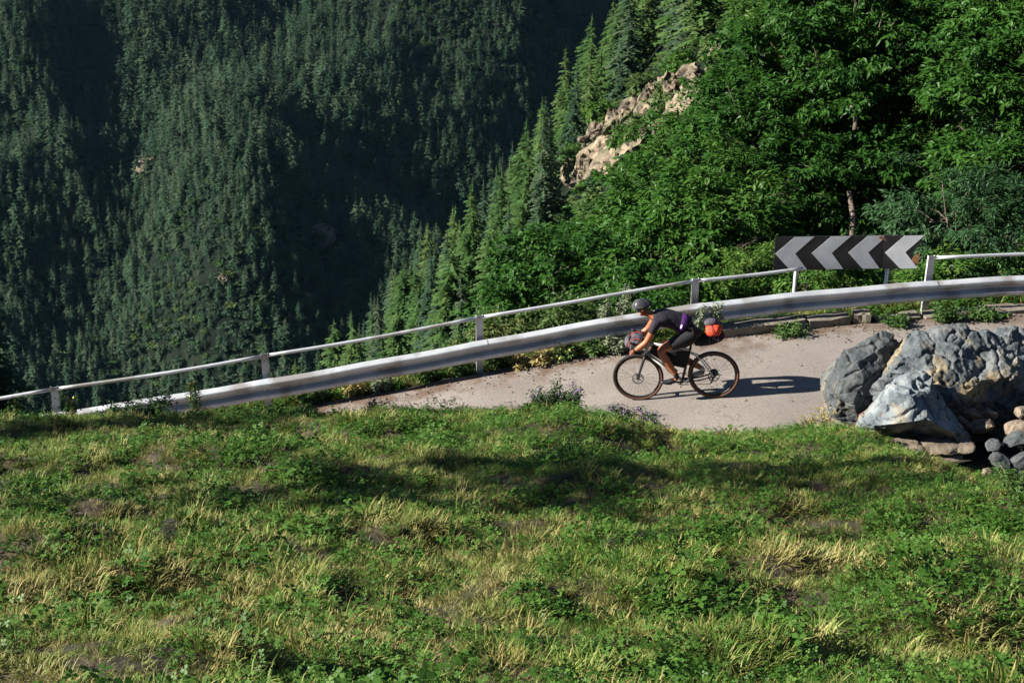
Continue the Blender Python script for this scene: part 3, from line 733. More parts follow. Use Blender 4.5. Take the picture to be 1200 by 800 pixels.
make_tree('hazel_bush', B((640, 322, 28, 1.05), (612, 352, 28, .8), (700, 338, 26.5, 1.1), (672, 298, 30, .8), (585, 378, 27, .6), (740, 350, 25.5, .7)),
          ground_under(660, 360, 27), M['leaf'], 305, 'low rounded hazel bush below the chestnuts, where the foliage meets the larches', 'bush', tr=.06, cl=.32, ll=.13, lw=.5, bark=M['pale_bark'])
make_tree('chestnut_tree', B((1360, 60, 28, 2.0), (1340, 180, 27, 1.8), (1440, 120, 28, 2.2), (1400, 260, 26, 1.6), (1480, 250, 27, 1.8)),
          ground_under(1400, 260, 27), M['leaf'], 308, 'chestnut standing past the right edge of the view, behind the handrail')
make_tree('ash_tree', B((1110, 255, 24.5, 1.1), (1165, 290, 24, 1.0), (1060, 285, 25.5, .8), (1210, 270, 24.5, 1.1), (1140, 215, 26.5, .9)),
          ground_under(1130, 300, 24.5), M['leaf_ash'], 306, 'dark ash with fine narrow leaflets beside the right-hand end of the chevron sign', tr=.07, cl=.34, per=9, ros=14, ll=.12, lw=.28)
shr = [((860, 335, 24.3, .6), (895, 320, 25, .6), (830, 345, 24, .45)), ((950, 332, 23.6, .5), (985, 325, 24, .5), (1010, 318, 24.3, .5)), ((770, 368, 23.6, .45), (730, 372, 23.7, .5), (800, 352, 24.3, .5)),
       ((560, 410, 22.6, .42), (590, 398, 22.9, .45), (530, 425, 22.4, .3)), ((650, 388, 23, .5), (690, 378, 23.3, .5), (620, 395, 23, .4)), ((1120, 330, 23.4, .5), (1170, 325, 23.4, .5), (1080, 335, 23.2, .4), (1215, 322, 23.4, .5))]
shl = ['leafy shrub under the left end of the chevron sign', 'leafy shrub framed below the middle of the chevron sign, behind the beam', 'leafy shrub behind the rail right where the rider’s head passes',
       'small shrub poking up behind the handrail post left of the rider', 'leafy shrub between that small post shrub and the rider', 'leafy shrub under the handrail right of the chevron sign']
shl[2] = 'leafy shrub behind the rail at the level of the rider’s helmet'; shl[3] = 'low shrub behind the rail at the first handrail post left of the cyclist'
shl[4] = 'leafy shrub filling the space behind the beam just in front of the rider'
for i, (bl, lb) in enumerate(zip(shr, shl)):
    g = ground_under(bl[0][0], bl[0][1] + 40, bl[0][2]); make_tree('shrub', B(*bl), g, M['leaf_shrub'] if i in (3, 4) else M['leaf'], 320 + i, lb.replace('’', "'"), 'shrub', 'shrubs behind the guardrail', cl=.2, dens=2.6, ros=12, per=6, ll=.09, lw=.45, tr=.025)
# a dark spruce at the left edge of the road and two beyond it: their shade falls across the bank
def near_spruce(x, y, h, label, seed, w=.17):
    me = conifer_crown('crown', M['needles'], seed, 44, 12, 7, width=w, droop=.55, power=.85, base=.06, gap=.08)
    root = empty('spruce_tree', (x, y, float(land_z(x, y)) - .1)); root.scale = (h, h, h); tag(root, label, 'tree')
    link('crown', me, [], root); link('trunk', trunk_mesh('trunk', .97, .016, M['bark'], seed), [], root)
    return root
p = at(-22, 430, 24)
near_spruce(p.x, p.y, 7.0, 'dark spruce just past the left end of the guardrail at the edge of the view', 401, .13)
for i, (tx, ty, hc, bl, lb) in enumerate([(.8, 10.0, 5.0, ((0, 0, 1.25), (.3, 1.0, 1.0), (-.4, -1.0, .9)), 'young ash on the bank whose crown shades the middle of the grass'),
                                    (-4.2, 13.8, 4.2, ((0, 0, .9), (.2, .9, .7)), 'small ash higher on the bank at the left, shading the grass near the crest'), (-.6, 15.9, 3.8, ((0, 0, .75), (0, .7, .6)), 'slim ash close to the crest on the left side')]):
    gz_t = float(land_z(tx, ty)); D_ = hc / math.tan(SUN_EL); bx, by = tx - math.cos(SUN_AZ) * D_, ty - math.sin(SUN_AZ) * D_
    bz = float(land_z(bx, by)); top_ = gz_t + hc
    make_tree('ash_tree', [((bx + a, by + b_, top_ + .3 * a), r_) for a, b_, r_ in bl], (bx, by, bz), M['leaf_ash'], 350 + i, lb, tr=.09, cl=.38, per=6, ros=12, ll=.13, lw=.35)
# ------------------------------------------------------------------ low growth that hides the ground between the trees
rq = np.random.default_rng(99)
def bush_mesh(seed, m):
    cl_ = []
    for k in range(16):
        v = rq.normal(0, 1, 3); v /= np.linalg.norm(v); v[2] = abs(v[2]) * .8; cl_.append((v * .38, v, .2))
    return leaves_mesh('bush', cl_, m, seed, ros=5, per=4, ll=.22, lw=.6, hang=.2)
bushes = [bush_mesh(1, M['leaf']), bush_mesh(2, M['leaf_shrub']), bush_mesh(3, M['larch']), bush_mesh(4, M['needles'])]
bc = template_coll('low_bush', bushes)
def cover(name, x, y, s0, s1, pk, label):
    z = land_z(x, y); n = len(x); s = rq.uniform(s0, s1, n)
    tag(blade_pts_object(name, np.stack([x, y, z - .1], 1), np.stack([0 * x, 0 * x, rq.uniform(0, 6.28, n)], 1), np.stack([s, s, s * .7], 1), rq.choice(4, n, p=pk), bc), label, 'undergrowth', kind='stuff')
n = 16000; y = rq.uniform(22, 262, n); x = rq.uniform(-.33, .40, n) * y - 2; k = (land_z(x, y) <= spur_z(x, y) + 1.5) | (y < 60); bx_, by_, bd_ = proj(np.stack([x, y, land_z(x, y)], 1)); tb = np.clip(((bx_ - 668) * 152 - (by_ - 202) * 117) / (152 ** 2 + 117 ** 2), -.1, 1.15); k &= ~((np.hypot(bx_ - 668 - 152 * tb, by_ - 202 + 117 * tb) < 27) & (bd_ > 60)); cover('undergrowth', x[k], y[k], 1.2, 2.8, [.2, .3, .3, .2], 'low bushes and scrub on the steep spur and embankment')
n = 26000; y = rq.uniform(460, 960, n); x = rq.uniform(-.40, .40, n) * y; cover('far_undergrowth', x, y, 3.0, 5.5, [.0, .05, .15, .8], 'dark scrub between the trees of the far forest')
# ------------------------------------------------------------------ rock outcrops
def rock_mesh(name, seed, size=(1, 1, 1), sub=4, cuts=9, rough=.12, depth=(0.55, 0.95), nscale=1.6, blocky=.5):
    r = np.random.default_rng(seed); bm = bmesh.new(); bmesh.ops.create_icosphere(bm, subdivisions=sub, radius=1)
    V = np.array([v.co[:] for v in bm.verts])
    for k in range(cuts):
        n = r.normal(0, 1, 3); n /= np.linalg.norm(n); d = r.uniform(*depth); s = V @ n; V -= np.where(s > d, (s - d) * .93, 0)[:, None] * n
    from mathutils import noise as mn
    off = Vector((seed * 1.7, seed * .3, 0))
    N_ = V / (np.linalg.norm(V, axis=1)[:, None] + 1e-9)
    dsp = np.array([mn.fractal(Vector(v) * nscale + off, .9, 2.1, 5) * .55 + (mn.cell(Vector((v[0] + v[2] * .4, v[1], v[2] - v[0] * .3)) * nscale * 1.1 + off) - .5) * .5 * blocky + (mn.cell(Vector((v[0] - v[1] * .4, v[1], v[2] + v[0] * .35)) * nscale * 2.4 + off) - .5) * .3 * blocky for v in V])
    V = V + N_ * dsp[:, None] * rough; V = V * np.array(size)
    for v, c in zip(bm.verts, V): v.co = c
    me = bpy.data.meshes.new(name); bm.to_mesh(me); bm.free(); return me
OUTCROPS_LATER = True
for i, (px, py, r_) in enumerate([(700, 150, 1.3), (745, 165, 1.2), (722, 178, 1.0), (778, 128, 1.5), (790, 100, 1.6), (748, 118, 1.1), (672, 195, 1.1), (830, 78, 1.4), (765, 150, .9)]):
    q = hit(px, py, land_z); sc_ = (q - Vector((0, 0, CAM_Z))).length / 160
    make_tree('shrub', [((q.x, q.y - 5.5 * sc_, q.z + 3.0 * sc_), r_ * sc_ * 1.1), ((q.x + r_ * .8, q.y - 5.0 * sc_, q.z + 2.4 * sc_), r_ * .7)], (q.x, q.y - 2 * sc_, q.z + .3), M['leaf_shrub'] if i % 2 else M['leaf'], 370 + i,
              ['green', 'yellowish'][i % 2] + ' shrub in a crack of the spur cliff, %s from the left' % nth(sorted([700, 745, 722, 778, 790, 748, 672, 830, 765]).index(px)), 'shrub', 'shrubs growing on the cliff', cl=.7, dens=5, ros=10, per=5, ll=.45, lw=.5, tr=.08)
# ------------------------------------------------------------------ boulders beside the road
def boulder_mat(nm='boulder_stone', g=1.0, yl=.50, ru=.61):
    m = bpy.data.materials.new(nm); m.use_nodes = True
    N, L = nodes_of(m); p = N['Principled BSDF']; p.inputs['Roughness'].default_value = 0.85
    tc = N.new('ShaderNodeTexCoord')
    def noise(s, d=5, r=.6, dist=0.0):
        n = N.new('ShaderNodeTexNoise'); n.inputs['Scale'].default_value = s; n.inputs['Detail'].default_value = d; n.inputs['Roughness'].default_value = r
        n.inputs['Distortion'].default_value = dist; L.new(tc.outputs['Object'], n.inputs['Vector']); return n.outputs['Fac']
    def ramp(f, st):
        r = N.new('ShaderNodeValToRGB'); e = r.color_ramp.elements
        while len(e) < len(st): e.new(.5)
        for k, (a, c) in enumerate(st): e[k].position = a; e[k].color = (*c, 1)
        L.new(f, r.inputs['Fac']); return r.outputs['Color']
    def mix(f, a, b):
        x = N.new('ShaderNodeMix'); x.data_type = 'RGBA'; L.new(f, x.inputs['Factor']); L.new(a, x.inputs['A'])
        if isinstance(b, tuple): x.inputs['B'].default_value = (*b, 1)
        else: L.new(b, x.inputs['B'])
        return x.outputs['Result']
    c = ramp(noise(2.2, 8, .68, .6), [(a_, tuple(q_ * g for q_ in c_)) for a_, c_ in [(.28, (.03, .042, .05)), (.45, (.09, .105, .11)), (.58, (.175, .185, .18)), (.74, (.33, .335, .31))]])
    yel = ramp(noise(1.3, 6, .7, .8), [(yl, (0, 0, 0)), (yl + .1, (1, 1, 1))]); c = mix(yel, c, (.30, .235, .13))
    rus = ramp(noise(1.0, 7, .72, 1.2), [(ru, (0, 0, 0)), (ru + .06, (1, 1, 1))]); c = mix(rus, c, (.20, .085, .04))
    dk = ramp(noise(5.0, 8, .75, .5), [(.36, (1, 1, 1)), (.45, (0, 0, 0))]); c = mix(dk, c, (.035, .04, .042))
    L.new(c, p.inputs['Base Color'])
    b = N.new('ShaderNodeBump'); b.inputs['Strength'].default_value = .7; b.inputs['Distance'].default_value = .02
    mus = N.new('ShaderNodeMath'); mus.operation = 'ADD'; L.new(noise(6, 9, .7), mus.inputs[0]); L.new(noise(28, 6, .7), mus.inputs[1])
    L.new(mus.outputs[0], b.inputs['Height']); L.new(b.outputs['Normal'], p.inputs['Normal'])
    return m
M['boulder'] = boulder_mat(); M['boulder_dark'] = boulder_mat('dark_boulder_stone', .62, .56, .66); M['boulder_pale'] = boulder_mat('pale_boulder_stone', 1.75, .54, .57)
M['warm_stone'] = mat('warm_stone', (.12, .09, .06), (.25, .20, .145), scale=9, rough=.9, bump=.7, bscale=25)
def facet_rock(outline, inner, d, thick, seed, label, m, amp=.05, back=.72, sc=1.0, name='boulder'):
    """A boulder set up from its rim and the corners of its facing planes (photo pixels; inner points carry how far they
    stand towards the viewer), closed with a real back, then broken up finer and finer."""
    from mathutils import noise as mn, geometry as geo
    n = len(outline); P2 = [Vector((px, -py)) for px, py in outline] + [Vector((px, -py)) for px, py, q in inner]
    D_ = d if callable(d) else (lambda a_, b_: d); P3 = [at(px, py, D_(px, py)) for px, py in outline] + [at(px, py, D_(px, py) - q) for px, py, q in inner]
    res = geo.delaunay_2d_cdt(P2, [(i, (i + 1) % n) for i in range(n)], [list(range(n))], 1, 1e-4)
    mp = [min(range(len(P2)), key=lambda k: (P2[k] - v).length) for v in res[0]]
    tris = [tuple(mp[i] for i in f) for f in res[2]]
    c = sum(P3[:n], Vector()) / n; V = list(P3); nb_ = len(V)
    for i in range(n):
        p = P3[i]; V.append(c + (p - c) * back + Vector((0, thick, -.52 * thick))); 
    V.append(c + Vector((0, thick * 1.15, -.7 * thick)))
    F = tris + [(i, (i + 1) % n, nb_ + (i + 1) % n) for i in range(n)] + [(i, nb_ + (i + 1) % n, nb_ + i) for i in range(n)] + [(nb_ + i, nb_ + (i + 1) % n, nb_ + n) for i in range(n)]
    me = bpy.data.meshes.new(name); me.from_pydata([tuple(v - c) for v in V], [], F)
    bm = bmesh.new(); bm.from_mesh(me); bmesh.ops.recalc_face_normals(bm, faces=bm.faces)
    off = Vector((seed * 3.1, 0, seed)); a = amp; lim = .22 * sc; end_ = (.016 if sc == 1 else .028) * sc
    while lim > end_:
        for _ in range(3):
            long_ = [e for e in bm.edges if e.calc_length() > lim]
            if not long_: break
            bmesh.ops.subdivide_edges(bm, edges=long_, cuts=1); bmesh.ops.triangulate(bm, faces=[f for f in bm.faces if len(f.verts) > 3])
        bm.normal_update(); fr = 1.0 / lim
        for v in bm.verts:
            v.co += v.normal * (mn.noise(v.co * fr * .55 + off) * a)
        if lim < .12 * sc:
            for v in bm.verts:
                q = v.co / sc; w_ = mn.noise(Vector((q.x * 1.2 + q.z * 1.5, q.y * 1.4, q.z * 3.4 - q.x * 1.8)) * 2.2 + off * 2); v.co -= v.normal * max(0, .09 - abs(w_)) * (.22 if sc == 1 else .75) * sc
        a *= .52 if sc == 1 else .62; lim *= .5
    bm.to_mesh(me); bm.free()
    o = link(name, me, [m], None, c, smooth=False); tag(o, label, 'rock'); return o
def slope_depth(px, py):
    q = hit(px, py, land_z); return q.y * math.cos(PITCH) - (q.z - CAM_Z) * math.sin(PITCH)
facet_rock([(658, 208), (663, 186), (676, 170), (692, 158), (700, 144), (722, 134), (734, 120), (756, 112), (766, 100), (786, 92), (800, 80), (822, 80), (828, 96), (812, 118), (800, 134), (780, 148), (762, 152), (750, 168), (728, 180), (716, 198), (692, 210), (676, 222)],
           [(680, 192, 2), (690, 176, 3.2), (706, 186, 3.5), (712, 160, 2.2), (726, 160, 3.6), (742, 136, 2.2), (744, 156, 3.2), (762, 126, 3.2), (776, 112, 1.8), (786, 124, 3), (804, 100, 2.5)], lambda a_, b_: slope_depth(a_, b_ + 6) - 3.0, 12, 131, 'long sunlit cliff face of tan rock that carries the loose blocks', M['rockface'], amp=1.0, sc=11, name='rock_outcrop')
blocks = [(672, 196, 13, 10), (684, 178, 15, 11), (692, 200, 11, 9), (702, 160, 16, 12), (712, 180, 14, 11), (724, 142, 16, 11), (732, 162, 14, 11), (742, 128, 14, 10), (752, 146, 14, 10), (766, 118, 13, 14), (778, 130, 11, 9), (792, 104, 11, 15), (804, 118, 9, 12), (816, 92, 9, 11), (847, 58, 12, 8)]
blocks = [b_ for k_, b_ in enumerate(blocks) if k_ not in (1, 4, 6, 8, 10, 12)]
for k, (px, py, rx_, ry_) in enumerate(blocks):
    rb = random.Random(60 + k); rx_ *= 1.3; ry_ *= 1.65; dd_k = slope_depth(px, py + 12) - 4.6; th0 = rb.uniform(0, .6); ol = []
    for j_ in range(9):
        a_ = th0 + j_ * 2 * math.pi / 9 + rb.uniform(-.2, .2); q_ = rb.uniform(.72, 1.15); ex, ey = math.cos(a_) * rx_ * q_, math.sin(a_) * ry_ * q_
        ol.append((px + ex * .85 + ey * .45, py - ex * .5 + ey * .85))
    inn = [(px + rb.uniform(-.4, .4) * rx_, py + rb.uniform(-.4, .4) * ry_, rb.uniform(.6, 1.8)) for _ in range(4)]
    facet_rock(ol, inn, dd_k, 5, 130 + k, 'tan cliff block on the near spur, %s from the left' % nth(sorted(b[0] for b in blocks).index(px)), M['rockface'], amp=.38, sc=5.5, name='rock_outcrop')['group'] = 'rock outcrops on the near spur'
facet_rock([(158, 200), (162, 188), (172, 181), (186, 180), (196, 184), (184, 190), (172, 196), (164, 202)], [(174, 188, 2.5), (184, 185, 1.5)], slope_depth(176, 196) - 6, 14, 35, 'pale slanting rock slab showing through the upper left of the far forest', M['rockface'], amp=1.2, sc=16, name='rock_outcrop')
facet_rock([(364, 274), (368, 264), (380, 260), (390, 268), (390, 282), (380, 290), (370, 286)], [(377, 272, 2.5), (382, 280, 2)], slope_depth(378, 286) - 5, 12, 36, 'yellowish rock clearing in the middle of the far forest', M['rockface'], amp=1.2, sc=14, name='rock_outcrop')
facet_rock([(255, 326), (260, 320), (268, 322), (270, 330), (262, 334)], [(262, 327, 1)], slope_depth(263, 332) - 4, 7, 37, 'tiny pale rock low in the darkest part of the far forest', M['rockface'], amp=.5, sc=8, name='rock_outcrop')
facet_rock([(976, 492), (967, 462), (966, 444), (971, 432), (987, 412), (1000, 406), (1033, 390), (1046, 394), (1056, 404), (1075, 425), (1070, 490), (1010, 505)],
           [(1004, 426, .28), (1036, 406, .14), (990, 438, .34), (984, 462, .36), (1000, 470, .42), (1012, 445, .40), (1032, 430, .22)], 17.4, .7, 3, 'dark rounded boulder, leftmost of the group, reaching onto the road', M['boulder_dark'])
facet_rock([(1004, 500), (1010, 470), (1024, 440), (1044, 414), (1056, 403), (1074, 387), (1086, 386), (1098, 380), (1131, 378), (1146, 386), (1155, 383), (1168, 392), (1190, 404), (1214, 430), (1222, 465), (1214, 494), (1150, 500), (1080, 512)],
           [(1058, 420, .30), (1080, 412, .40), (1100, 398, .22), (1116, 427, .5), (1022, 450, .42), (1044, 435, .46), (1092, 440, .66), (1122, 470, .74), (1148, 446, .5), (1158, 410, .2), (1140, 400, .26), (1166, 470, .42), (1192, 440, .40), (1050, 470, .62), (1090, 480, .72)], 17.3, .95, 8, 'largest boulder, grey-blue with a yellowish patch, in the middle of the group', M['boulder'], amp=.06)
facet_rock([(1146, 500), (1142, 455), (1152, 415), (1168, 386), (1188, 382), (1206, 388), (1240, 398), (1268, 425), (1280, 470), (1262, 525), (1180, 520)],
           [(1180, 402, .2), (1174, 440, .42), (1204, 420, .34), (1196, 465, .52), (1232, 440, .45), (1230, 490, .5), (1168, 480, .3)], 17.5, .8, 14, 'shaded boulder at the right edge, behind the largest one', M['boulder'], amp=.06)
facet_rock([(1003, 499), (1008, 486), (1020, 477), (1027, 470), (1050, 443), (1062, 436), (1080, 433), (1092, 441), (1104, 466), (1116, 485), (1137, 508), (1142, 517), (1126, 525), (1104, 528), (1080, 522), (1056, 517), (1029, 520), (1010, 514)],
           [(1065, 458, .34), (1041, 471, .42), (1090, 459, .26), (1086, 490, .56), (1050, 496, .58), (1026, 498, .44), (1116, 507, .46), (1072, 474, .48), (1104, 488, .34)], 16.3, .6, 21, 'pale grey pointed boulder in front, with rusty brown patches on its ridge', M['boulder_pale'], amp=.04)
# layered ledge under the front boulder
q = at(1085, 532, 15.9)
for i in range(9):
    r = random.Random(i); px = 1048 + (i % 5) * 21 + r.uniform(-4, 4); py = 523 + (i // 5) * 9; p = at(px, py, 15.85)
    me = rock_mesh('rock', 600 + i, (r.uniform(.12, .19), .16, r.uniform(.03, .045)), 3, 9, .12); o = link('ledge_stone', me, [M['warm_stone']], None, p)
    o.rotation_euler = (R(8), R(r.uniform(-6, 6)), R(r.uniform(-15, 15))); tag(o, 'flat brownish stone under the pale front boulder, %s layer, %s from the left' % (['upper', 'lower'][i // 5], nth(i % 5)), 'stone', 'flat stones under the front boulder')
# loose stones in the hollow between the boulders
st = [(1140, 486, 16.6, .16, 0), (1160, 484, 16.5, .13, 0), (1176, 492, 16.4, .12, 1), (1150, 500, 16.3, .15, 0), (1190, 500, 16.2, .16, 0), (1168, 508, 16.1, .13, 1), (1196, 516, 15.9, .2, 1), (1182, 524, 15.8, .15, 1),
      (1163, 521, 15.9, .12, 1), (1215, 508, 15.9, .2, 0), (1207, 540, 15.5, .24, 1), (1172, 540, 15.6, .14, 1), (1158, 556, 15.3, .1, 0), (1225, 530, 15.6, .2, 1), (1128, 492, 16.5, .1, 0), (1185, 552, 15.4, .12, 1), (1200, 484, 16.6, .14, 0), (1205, 560, 15.2, .12, 1)]
stl = ['warm brown', 'blue-grey']
st = [t_ for k_, t_ in enumerate(st) if k_ not in (2, 5, 7, 13, 15)]
for i, (px, py, d, s, k) in enumerate(st):
    s *= .85
    r = random.Random(50 + i); me = rock_mesh('rock', 640 + i, (s * r.uniform(.9, 1.3), s * r.uniform(.8, 1.1), s * r.uniform(.55, .8)), 3, 9, .22)
    p = at(px, py, d); o = link('loose_stone', me, [M['boulder_dark'] if k else M['warm_stone']], None, p); o.rotation_euler = (r.uniform(-.5, .5), r.uniform(-.5, .5), r.uniform(0, 6))  # blue-grey ones take the dark stone: shade of the hollow put into colour
    tag(o, '%s loose stone right of the pale front boulder, %s from the left' % (stl[k], nth(sorted([t_[0] for t_ in st if t_[4] == k]).index(px))), 'stone', 'loose stones between the boulders')

# ------------------------------------------------------------------ grass of the bank
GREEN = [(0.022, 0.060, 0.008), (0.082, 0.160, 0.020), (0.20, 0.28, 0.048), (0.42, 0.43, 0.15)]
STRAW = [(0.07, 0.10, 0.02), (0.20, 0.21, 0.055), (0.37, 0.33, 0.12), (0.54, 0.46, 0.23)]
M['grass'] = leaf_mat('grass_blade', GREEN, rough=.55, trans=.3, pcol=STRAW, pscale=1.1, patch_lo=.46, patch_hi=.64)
M['straw'] = leaf_mat('dry_grass', [(0.26, .22, .07), (.42, .34, .12), (.58, .46, .20)], rough=.7, trans=.25)
M['clover'] = leaf_mat('clover_leaf', [(0.03, .085, .010), (.06, .15, .020), (.13, .24, .045)], rough=.5, trans=.3)
def tuft(name, seed, nb, h, spread, w, mats, lean=.5, curl=.6, flat=0.0, straw=.06):
    r = np.random.default_rng(seed); V = []; F = []; T = []; MI = []
    for b in range(nb):
        a = r.uniform(0, 6.283); rad = spread * math.sqrt(r.random()) * .6; bx, by = rad * math.cos(a), rad * math.sin(a)
        a2 = a + r.normal(0, .7); L = h * r.uniform(.45, 1.15); le = lean * r.uniform(.2, 1.3) + flat * r.random(); ww = w * r.uniform(.6, 1.3)
        dx, dy = math.cos(a2), math.sin(a2); sx, sy = -dy, dx; o = len(V); segs = 4; x, y, z = bx, by, -.02
        dry = r.random() < straw; t0 = r.random()
        for s in range(segs + 1):
            f = s / segs; hw = ww * .5 * (1 - f ** 1.5) + .0004
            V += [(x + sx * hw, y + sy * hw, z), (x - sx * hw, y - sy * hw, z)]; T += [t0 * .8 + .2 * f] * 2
            an = le + curl * f * f * 2.0; st_ = L / segs
            x += dx * math.sin(an) * st_; y += dy * math.sin(an) * st_; z += math.cos(an) * st_
        for s in range(segs): F.append((o + 2 * s, o + 2 * s + 1, o + 2 * s + 3, o + 2 * s + 2)); MI.append(1 if dry else 0)
    me = np_mesh(name, V, F, MI, {'tint': T})
    for m_ in mats: me.materials.append(m_)
    return me
def clover(name, seed, n, h, spread, sz, mats):
    r = np.random.default_rng(seed); V = []; F = []; T = []
    for b in range(n):
        a = r.uniform(0, 6.283); rad = spread * math.sqrt(r.random()); x, y = rad * math.cos(a), rad * math.sin(a); z = h * r.uniform(.3, 1.1); s = sz * r.uniform(.6, 1.3)
        n_ = np.array([r.normal(0, .35), r.normal(0, .35), 1]); n_ /= np.linalg.norm(n_); u = np.cross(n_, [1, .2, 0]); u /= np.linalg.norm(u); v = np.cross(n_, u); t = r.random(); ph = r.uniform(0, 2)
        for k in range(3):
            an = ph + k * 2.094; d = u * math.cos(an) + v * math.sin(an); e = -u * math.sin(an) + v * math.cos(an); o = len(V); c = np.array([x, y, z])
            V += [tuple(c), tuple(c + d * s * .6 + e * s * .42 + n_ * s * .1), tuple(c + d * s * 1.05), tuple(c + d * s * .6 - e * s * .42 + n_ * s * .1)]
            F.append((o, o + 1, o + 2, o + 3)); T += [t] * 4
    me = np_mesh(name, V, F, None, {'tint': T})
    for m_ in mats: me.materials.append(m_)
    return me
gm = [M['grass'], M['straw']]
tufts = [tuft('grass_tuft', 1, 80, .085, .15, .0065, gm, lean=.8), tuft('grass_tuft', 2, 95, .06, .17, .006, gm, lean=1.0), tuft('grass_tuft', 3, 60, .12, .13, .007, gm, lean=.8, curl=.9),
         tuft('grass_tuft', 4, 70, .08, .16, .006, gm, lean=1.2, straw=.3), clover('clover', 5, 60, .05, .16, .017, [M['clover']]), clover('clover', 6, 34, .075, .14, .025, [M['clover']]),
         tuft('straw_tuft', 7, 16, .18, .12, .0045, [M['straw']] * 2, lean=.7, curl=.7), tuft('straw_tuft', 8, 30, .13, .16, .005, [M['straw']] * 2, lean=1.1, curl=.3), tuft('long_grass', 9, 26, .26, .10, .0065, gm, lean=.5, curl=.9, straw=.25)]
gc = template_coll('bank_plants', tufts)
r = np.random.default_rng(77)
def bank_points(n, y0, y1):
    y = r.uniform(y0, y1, n); x = r.uniform(-1, 1.25, n) * (.40 * y + 2.0); return x, y
xy = [bank_points(17500, 3.6, 9), bank_points(28500, 8.5, 16.8)]
x = np.concatenate([a[0] for a in xy]); y = np.concatenate([a[1] for a in xy])
# upper edge keeps to the bank, not the road
keep = bank_z(x, y) > road_z(x) + .02
bare = fbm(x * 1.15, y * 1.7, 201, 4); keep &= ~((bare > .85) & (r.random(len(x)) < .6)) 
x, y, bare = x[keep], y[keep], bare[keep]; z = land_z(x, y)
dry = fbm(x * .55 + 7, y * .8, 211, 4) + .38 * sstep(11.5, 8.5, y) - .25 * sstep(10.5, 13, y) + .12 * sstep(-1, 3, x) - .20 + .22 * sstep(.12, .45, bare)
u = r.random(len(x)); idx = r.choice([0, 1, 2, 3], len(x), p=[.34, .36, .09, .21])
cl_ = fbm(x * 1.3, y * 1.9, 221, 3); idx = np.where((u < np.clip(.16 + .9 * cl_, .06, .42)), 4 + (u < .1), idx); idx = np.where(u > .965, 8, idx)
u2 = r.random(len(x)); idx = np.where(u2 < np.clip(dry * .9, 0, .45), np.where(u2 < .05, 6, 7), idx)
tall = .85 + 1.0 * np.clip(fbm(x * 3.6, y * 4.6, 231, 3), -.35, .9)
scl = tall * r.uniform(.7, 1.3, len(x)) * np.where(idx >= 6, .6, .92)
eps = .15; gx = (land_z(x + eps, y) - land_z(x - eps, y)) / (2 * eps); gy = (land_z(x, y + eps) - land_z(x, y - eps)) / (2 * eps)
rot = np.stack([np.arctan(gy) * .4 + r.normal(0, .12, len(x)), -np.arctan(gx) * .4 + r.normal(0, .12, len(x)), r.uniform(0, 6.28, len(x))], 1)
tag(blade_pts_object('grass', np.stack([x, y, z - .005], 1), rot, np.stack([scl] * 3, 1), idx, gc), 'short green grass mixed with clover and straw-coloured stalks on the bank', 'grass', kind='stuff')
# herbs and grass behind the rail, along the outer edge
n = 5200; x = r.uniform(-14, 13, n); y = rail_y(x) + np.abs(r.normal(0, .9, n)) + .02; keep = (np.abs(y - rail_y(x)) > .12) | (r.random(n) < .2); x, y = x[keep], y[keep]; n = len(x)
idx = r.choice([0, 2, 4, 5, 6, 8], n, p=[.26, .2, .16, .16, .06, .16]); sc = r.uniform(1.0, 2.0, n)
tag(blade_pts_object('verge_grass', np.stack([x, y, land_z(x, y) - .01], 1), np.stack([0 * x, 0 * x, r.uniform(0, 6.28, n)], 1), np.stack([sc] * 3, 1), idx, gc), 'rough green grass and herbs growing along the foot of the guardrail', 'grass', kind='stuff')

